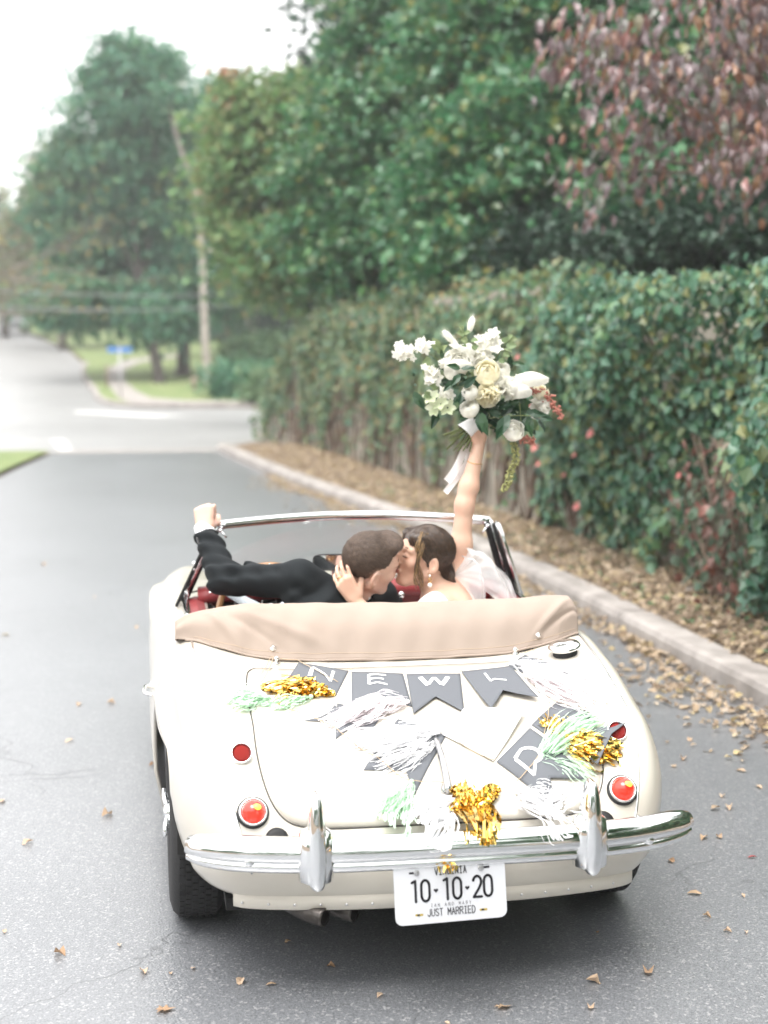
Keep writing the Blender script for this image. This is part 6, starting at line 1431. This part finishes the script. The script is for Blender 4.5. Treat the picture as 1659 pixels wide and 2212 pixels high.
def drape(x, s, h):
    """on the boot, then out over the bumper and down its face"""
    if s > -.365: return on_boot(x, s, h)
    d = -.365-s; a = on_boot(x, -.365, h)+u0; yb = -.085+.135*(abs(x)/.722)**3.8
    b = V(x, yb-.02, .522+h); c = V(x, yb-.047-h, .49)
    if d < .035: p = a+(b-a)*(d/.035)
    elif d < .055: p = b+(c-b)*((d-.035)/.02)
    else: p = c-V(0, 0, (d-.055)*1.0)
    return p-u0
def tassel(pts, m, n, spread, hmax, w_, lab, curl=.14, knot=True):
    P0 = spline(pts, 8); o = []; rr = np.random.default_rng(int(abs(pts[0][0])*9973+n))
    for k in range(int(n*2.5)):
        lat = rr.normal()*spread*.85; hh = abs(rr.normal())*hmax*.36; t0 = rr.uniform(0, .62); t1 = min(1.12, t0+rr.uniform(.28, .6)); cw = rr.uniform(.5, 1.3)*w_; a = []
        fr = rr.uniform(5, 12); ph = rr.uniform(0, 6); am = curl*spread
        m_ = 8
        for j in range(m_):
            t = t0+(t1-t0)*j/(m_-1); ti = min(t, 1)*(len(P0)-1); i_ = min(int(ti), len(P0)-2); p = P0[i_]+(P0[i_+1]-P0[i_])*(ti-i_); T = unit(np.r_[P0[i_+1]-P0[i_], 0])[:2]
            p = p+T*max(0, t-1)*.12; s_ = V(-T[1], T[0]); g_ = min(1, .25+1.1*t)
            q = p+s_*(lat*g_+am*math.sin(fr*t+ph))+T*am*.6*math.cos(fr*1.3*t+ph)
            h = .007+hh*math.sin(math.pi*min(1, .15+.8*t))+.004*math.sin(fr*t*1.7+ph)
            a.append((q, max(.004, h), T, s_))
        vv = []
        for j, (q, h, T, s_) in enumerate(a):
            tw_ = math.sin(ph+j*1.1)*.9; dx_ = s_*cw*math.cos(tw_); dz = cw*math.sin(tw_)
            vv += [drape(q[0]-dx_[0], q[1]-dx_[1], max(.003, h-dz)), drape(q[0]+dx_[0], q[1]+dx_[1], max(.003, h+dz))]
        o.append((vv, grid_faces(m_, 2)))
    if knot: c = on_boot(*pts[0], .012); o.append(ball(c, .008, 8, 6))
    add('tassel', join(*o), m, gar, smooth=False, label=lab)
W2 = .0022
tassel([(-.447, .160), (-.52, .12), (-.575, .105)], M_TM, 85, .034, .040, W2, 'mint green tissue tassel'); tassel([(-.47, .19), (-.54, .17), (-.58, .16)], M_TW, 40, .03, .03, W2, 'white tissue tassel')
tassel([(-.235, .236), (-.33, .250), (-.445, .240)], M_TG, 100, .019, .045, .0055, 'gold foil tassel', .5); tassel([(-.31, .21), (-.394, .15), (-.455, .10)], M_TM, 50, .022, .028, W2, 'mint green tissue tassel'); tassel([(-.33, .215), (-.38, .17), (-.43, .13)], M_TG, 26, .018, .022, W2, 'gold foil tassel', .4)
tassel([(-.010, .165), (-.125, .115), (-.275, .015)], M_TP, 120, .036, .055, W2, 'pale blush tissue tassel'); tassel([(.050, -.04), (-.075, -.075), (-.225, -.09)], M_TW, 110, .034, .055, W2, 'white tissue tassel'); tassel([(.02, -.10), (-.05, -.14), (-.165, -.19)], M_TW, 60, .035, .04, W2, 'white tissue tassel')
tassel([(-.070, -.262), (-.114, -.325), (-.158, -.375)], M_TM, 90, .028, .04, W2, 'mint green tissue tassel'); tassel([(.055, -.335), (-.016, -.360), (-.085, -.385)], M_TW, 95, .028, .045, W2, 'white tissue tassel')
tassel([(.060, -.285), (.080, -.340), (.078, -.405)], M_TG, 70, .024, .05, .0050, 'gold foil tassel', .5); tassel([(.178, -.302), (.134, -.336), (.088, -.386)], M_TG, 70, .016, .05, .0055, 'gold foil tassel', .5)
tassel([(.232, -.318), (.268, -.345), (.325, -.372)], M_TW, 80, .034, .035, W2, 'white tissue tassel'); tassel([(.30, -.375), (.335, -.35), (.36, -.33)], M_TW, 30, .02, .03, W2, 'white tissue tassel')
tassel([(.405, .30), (.475, .135), (.575, -.01)], M_TP, 130, .042, .06, W2, 'pale blush tissue tassel'); tassel([(.385, .40), (.45, .30), (.53, .19)], M_TW, 60, .032, .03, W2, 'white tissue tassel')
tassel([(.325, -.205), (.419, -.140), (.530, -.07)], M_TM, 100, .034, .055, W2, 'mint green tissue tassel'); tassel([(.385, -.15), (.452, -.180), (.545, -.215)], M_TG, 90, .026, .045, .0055, 'gold foil tassel', .5); tassel([(.37, -.05), (.40, -.09), (.39, -.02)], M_TG, 30, .02, .03, W2, 'gold foil tassel', .4); tassel([(.33, -.20), (.40, -.25), (.445, -.30)], M_TM, 26, .03, .02, W2, 'mint green tissue tassel')

o = []; rr = np.random.default_rng(3)
for k in range(22):
    p = V(-.030+rr.normal()*.012, -.128-abs(rr.normal())*.006, .440-abs(rr.normal())*.010)-u0; d = unit(V(rr.normal(), -.6, rr.normal()-.4))*.014; s_ = unit(np.cross(d, rr.normal(size=3)))*.0035
    o.append(([p-s_, p+s_, p+d*.6+s_, p+d*.6-s_, p+d-s_*.5+V(0, 0, -.004), p+d+s_*.5+V(0, 0, -.004)], [(0, 1, 2, 3), (3, 2, 5, 4)]))
add('tassel', join(*o), M_TG, gar, smooth=False, label='scrap of gold foil caught on top of the licence plate')
# ------------------------------------------------------------------ leaves lying singly on the asphalt
LV = [(-1.264, 0.71), (-0.673, 0.77), (-0.4, 0.482), (-0.838, 0.33), (-0.761, 0.304), (-0.779, 0.063), (0.143, -0.071), (0.438, 0.049), (0.963, 0.345), (1.133, 0.629), (1.314, 0.984), (0.946, 0.476), (0.559, 0.403), (1.017, 0.328), (0.379, -0.115), (-0.032, -0.144), (1.09, 1.201), (1.28, 1.213), (-0.694, 0.33), (-0.909, 0.54), (-0.293, 0.278), (-0.479, 0.18), (-1.143, 3.727), (-0.981, 3.741), (-0.849, 5.829), (-0.785, 2.543), (-1.664, 5.691), (-1.387, 2.108), (1.676, 2.565), (1.889, 2.791), (1.447, 2.154), (1.221, 1.215), (1.526, 2.254), (1.707, 2.039), (1.488, 1.701), (1.456, 1.549), (1.688, 1.799), (-1.145, 7.07), (-1.604, 8.794), (-1.16, 3.013), (-1.251, 1.567), (-0.971, 1.857), (0.979, 0.674), (1.014, 0.992), (0.615, 0.088), (-0.184, 0.058), (-0.563, 0.215), (-1.085, 0.503)]
M_RLEAF = mat('red_leaf', (.40, .05, .05), .6); M_YLEAF = mat('yellow_leaf', (.58, .42, .12), .6)
fl_me = [mesh_data('fallen_leaf', *(lambda q: (np.array(q[0])*V(1, 1, 1)+V(-.5, 0, .02), q[1]))(leaf_cards(np.zeros((1, 3)), V(1, 0, .06)[None], V(.05, .1, 1)[None], 1., .24+.05*i, .4+.4*i, True)), M_LITTERO, smooth=False) for i in range(3)]
mv, mf = [], []
out_ = [(0, 0), (.18, .12), (.10, .42), (.34, .28), (.48, .52), (.62, .22), (1, .0), (.62, -.22), (.48, -.52), (.34, -.28), (.10, -.42), (.18, -.12)]
maple_me = mesh_data('fallen_leaf', [(x-.5, y, .10*abs(y)+.06*math.sin(7*x+5*y)+.02) for x, y in out_]+[(-.12, 0, .0)], [(i, (i+1) % 12, 12) for i in range(12)], M_LITTERO, smooth=False)
special = {5: (maple_me, .058, 'pale curled lobed leaf lying on the asphalt near the lower left corner of the view'), 6: (maple_me, .054, 'pinkish tan lobed leaf on the asphalt below the licence plate'), 7: (fl_me[2], .046, 'dark olive leaf on the asphalt, right of the licence plate'), 3: (fl_me[1], .042, 'curled tan leaf left of the exhaust, nearer the camera'), 10: (fl_me[0], .036, 'small bright red leaf on the asphalt right of the bumper'), 2: (fl_me[1], .026, 'small rusty leaf on the road just behind the exhaust pipes'), 1: (fl_me[0], .034, 'thin brown leaf beside the left rear tyre'), 26: (fl_me[0], .06, 'yellow leaf on the asphalt at the far left edge beside the car')}
ordn = ['nearest', 'second nearest', 'third nearest', 'fourth nearest', 'fifth nearest', 'sixth nearest', 'seventh nearest', 'eighth nearest', 'ninth nearest', 'tenth nearest', 'eleventh nearest', 'twelfth nearest', 'thirteenth nearest', 'fourteenth nearest', 'fifteenth nearest', 'sixteenth nearest']
ZN = {}; LAB = {}
for i, (x, y) in enumerate(LV):
    if i in special: continue
    z_ = ('left rear tyre', (-.7, .5)) if x < -.62 and y < 2.2 else ('left front tyre', (-.75, 3.1)) if x < -.62 else ('exhaust pipes', (-.3, .1)) if x < .2 else ('right end of the bumper', (.72, .1)) if y < 1.5 else ('kerb beside the filler cap', (2.2, 2.0))
    ZN.setdefault(z_, []).append((math.hypot(x-z_[1][0], y-z_[1][1]), i))
for z_, q in ZN.items():
    for k, (d_, i) in enumerate(sorted(q)): LAB[i] = 'small tan dry leaf on the asphalt, %s to the %s' % (ordn[k], z_[0])
for i, (x, y) in enumerate(LV):
    me, sz, lab = special.get(i, (fl_me[i % 3], random.uniform(.020, .034) if i < 22 else random.uniform(.036, .055), 'small tan dry leaf lying alone on the grey asphalt'))
    lab = LAB.get(i, lab)
    if i in (10, 26): me = me.copy(); me.materials[0] = M_RLEAF if i == 10 else M_YLEAF
    o = bpy.data.objects.new('fallen_leaf', me); COL.objects.link(o); o.location = (x, y, .001); o.rotation_euler = (random.gauss(0, .12), random.gauss(0, .12), random.uniform(0, 6.28)); o.scale = (sz,)*3
    tag(o, lab, 'leaf', 'fallen leaves on the asphalt')

# ------------------------------------------------------------------ things by the junction and beyond
M_BLUE = mat('sign_blue', (.05, .19, .52), .4); M_POST = mat('galvanised_post', (.45, .45, .46), .45, .6); M_WOODP = mat('weathered_wood', (.30, .24, .19), .9, col2=(.2, .16, .12), bump=.4)
t = thing('street_sign', 'blue street name sign on a thin grey pole at the island corner', 'sign', (-1.26, 42.5, .13))
add('pole', tube([(0, 0, 0), (0, 0, 1.62)], .028, 10), M_POST, t); add('sign_plate', box(-.36, .36, -.012, .012, 1.46, 1.62), M_BLUE, t, smooth=False); add('bracket', box(-.04, .04, -.03, .03, 1.40, 1.46), M_POST, t, smooth=False)
for x, y, h, r, lab in ((-1.73, 47.3, .82, .05, 'dark wooden post beside the footpath on the island'), (1.07, 45.6, .52, .09, 'short pale wooden post near the foot of the slender tree')):
    z = float(zt(y)); o = add('wooden_post', xf(lathe([(r, -.05), (r, h-.03), (r*.8, h), (.001, h)], 10), None, (0, 0, 0)), M_WOODP); o.location = (x, y, z); tag(o, lab, 'post')
M_WIRE = mat('cable', (.25, .25, .26), .6)
for z, dz, lab in ((3.45, .3, 'upper overhead wire crossing in front of the evergreens'), (3.0, .35, 'lower overhead wire crossing in front of the evergreens')):
    P = [(-22, 41, z+1.2), (-12, 41.8, z+.3), (-2, 42.4, z-.15), (3.8, 52, z+dz), (16, 60, z+1.6)]; o = add('overhead_wire', tube(spline(P, 8), .018, 5), M_WIRE); tag(o, lab, 'wire')
# bare limbed tree reaching in from the left with a few yellow leaves
t = thing('bare_tree', 'thin half bare tree reaching in from the left with a few yellowing leaves', 'tree', (-7.2, 29.5, 0)); o_ = np.array((-7.2, 29.5, 0.))
trunk(t, [(-7.2, 29.5, -.1), (-7.0, 29.5, 1.4), (-6.6, 29.4, 2.6), (-6.2, 29.4, 4.2)], .12, .05, M_BARK, o_)
br, tips = [], []
def grow(p, d, L_, r, dep):
    P = [p]; q = p
    for k in range(5): d = unit(d+RNG.normal(size=3)*.13+V(.02, 0, -.015)); q = q+d*L_/5; P.append(q)
    if min(q_[2] for q_ in P) < 2.35 and P[-1][0] > -5: return
    br.append(tube(P, np.linspace(r, r*.45, 6), 5, cap=False)); tips.extend(P[2:])
    if dep:
        for k in range(4 if dep > 1 else 3): i = random.randint(1, 5); grow(P[i], unit(d+RNG.normal(size=3)*.5+V(.15, -.1, .05)), L_*random.uniform(.4, .65), r*.5, dep-1)
for z0, e in ((2.4, (-2.0, 28, 3.0)), (2.6, (-1.0, 27, 3.5)), (3.0, (-2.2, 28, 3.9)), (3.4, (-3.0, 28.5, 4.8)), (2.5, (-3.2, 29, 3.1))):
    p = V(-6.9, 29.5, z0); e = np.array(e, float); grow(p, unit(e-p), np.linalg.norm(e-p), .035, 3)
v, f = join(*br); add('branches', (v-o_, f), M_BARK, t, kind='stuff')
tp = np.array(tips); k = RNG.choice(len(tp), 320); P = tp[k]+RNG.normal(size=(320, 3))*.08; D = rdir(320); D[:, 2] -= .5; Nn = rdir(320); L = .09*(.6+.7*RNG.random(320))
add('foliage', leaf_cards(P-o_, D, Nn, L, L*.4), leafmat('yellowing_leaf', G((.30, .24, .08), (.22, .22, .08), (.36, .26, .10)), .5, .4), t, smooth=False, kind='stuff')
# parked car far up the road, house and wood at the left border
M_SILV = mat('silver_paint', (.45, .47, .50), .3, .4); M_CGL = mat('dark_glass', (.03, .035, .04), .1)
t = thing('parked_car', 'small silver car far up the hazy road at the left border', 'car', (-8.4, 97.5, 2.56))
bd = sweep([(0, -2.0, 0), (0, 2.0, 0)], [(.28, -.86), (.70, -.88), (.86, -.80), (.90, -.6), (.90, .6), (.86, .80), (.70, .88), (.28, .86)], up=(0, 0, 1)); add('body', bd, M_SILV, t)
add('cabin', sweep([(0, -1.0, 0), (0, -.55, 0), (0, .8, 0), (0, 1.4, 0)], [(.88, -.78), (1.36, -.60), (1.42, 0), (1.36, .60), (.88, .78)], up=(0, 0, 1)), M_SILV, t); add('windscreen', ([(-.70, -1.02, .93), (.70, -1.02, .93), (.56, -.78, 1.34), (-.56, -.78, 1.34)], [(0, 1, 2, 3)]), M_CGL, t, smooth=False)
for sx in (-1, 1):
    add('headlight', xf(lathe([(.11, 0), (.09, .03), (.001, .04)], 12), basis((0, -1, 0)), (sx*.62, -2.0, .66)), M_WHITE, t)
    for y in (-1.25, 1.25): add('wheel', xf(lathe([(.20, -.09), (.31, -.09), (.32, .09), (.20, .09), (.001, .06)], 16), basis((sx, 0, 0)), (sx*.78, y, .32)), M_TYRE, t)
M_SIDING = mat('pale_siding', (.50, .46, .44), .8); M_ROOFS = mat('mauve_shingle', (.26, .21, .21), .9, col2=(.2, .16, .16), scale=3)
t = thing('house', 'pale house with a mauve roof half hidden by hazy trees at the left border', 'house', (-15.5, 118, 3.5)); add('wall', box(-5, 5, -4, 4, -.5, 3.2), M_SIDING, t, smooth=False)
rf = add('roof', ([(-5.5, -4.5, 3.2), (5.5, -4.5, 3.2), (5.5, 0, 5.6), (-5.5, 0, 5.6), (-5.5, 4.5, 3.2), (5.5, 4.5, 3.2)], [(0, 1, 2, 3), (3, 2, 5, 4), (0, 3, 4), (1, 5, 2)]), M_ROOFS, t, smooth=False); add('chimney', box(2, 2.8, -.4, .4, 4.8, 6.6), M_WALL, rf, smooth=False)
for x in (-3, 0, 3):
    f = add('window', box(x-.6, x+.6, -4.06, -3.98, 1.0, 2.4), M_WHITE, t, smooth=False); add('pane', box(x-.52, x+.52, -4.08, -4.05, 1.08, 2.32), M_CGL, f, smooth=False)
fw = [((-26, 135, 10), (9, 6, 8)), ((-14, 140, 9.5), (7, 5, 6)), ((-6, 140, 9), (6, 5, 5.5)), ((-42, 130, 11), (10, 6, 9)), ((4, 135, 10), (8, 5, 7)), ((-60, 120, 11), (12, 8, 10))]
P, out = crown_points(fw, 700, 50, 3.0, .5, .5); n = len(P); D = out+rdir(n); D[:, 2] -= .4; Nn = rdir(n)*.6; Nn[:, 2] += 1
L = .8*(.6+.8*RNG.random(n)); add('far_wood', leaf_cards(P, D, Nn, L, L*.4), M_LF_HAZY, smooth=False, kind='stuff')

# ------------------------------------------------------------------ air
hzm = bpy.data.materials.new('air'); hzm.use_nodes = True; hn_ = hzm.node_tree; hn_.nodes.clear()
pv = hn_.nodes.new('ShaderNodeVolumePrincipled'); pv.inputs['Color'].default_value = (.95, .96, .97, 1); pv.inputs['Density'].default_value = .0017; pv.inputs['Anisotropy'].default_value = .2
om = hn_.nodes.new('ShaderNodeOutputMaterial'); hn_.links.new(pv.outputs[0], om.inputs['Volume'])
add('haze', box(-206, 206, -66, 246, -1.1, 22), hzm, smooth=False, kind='stuff')
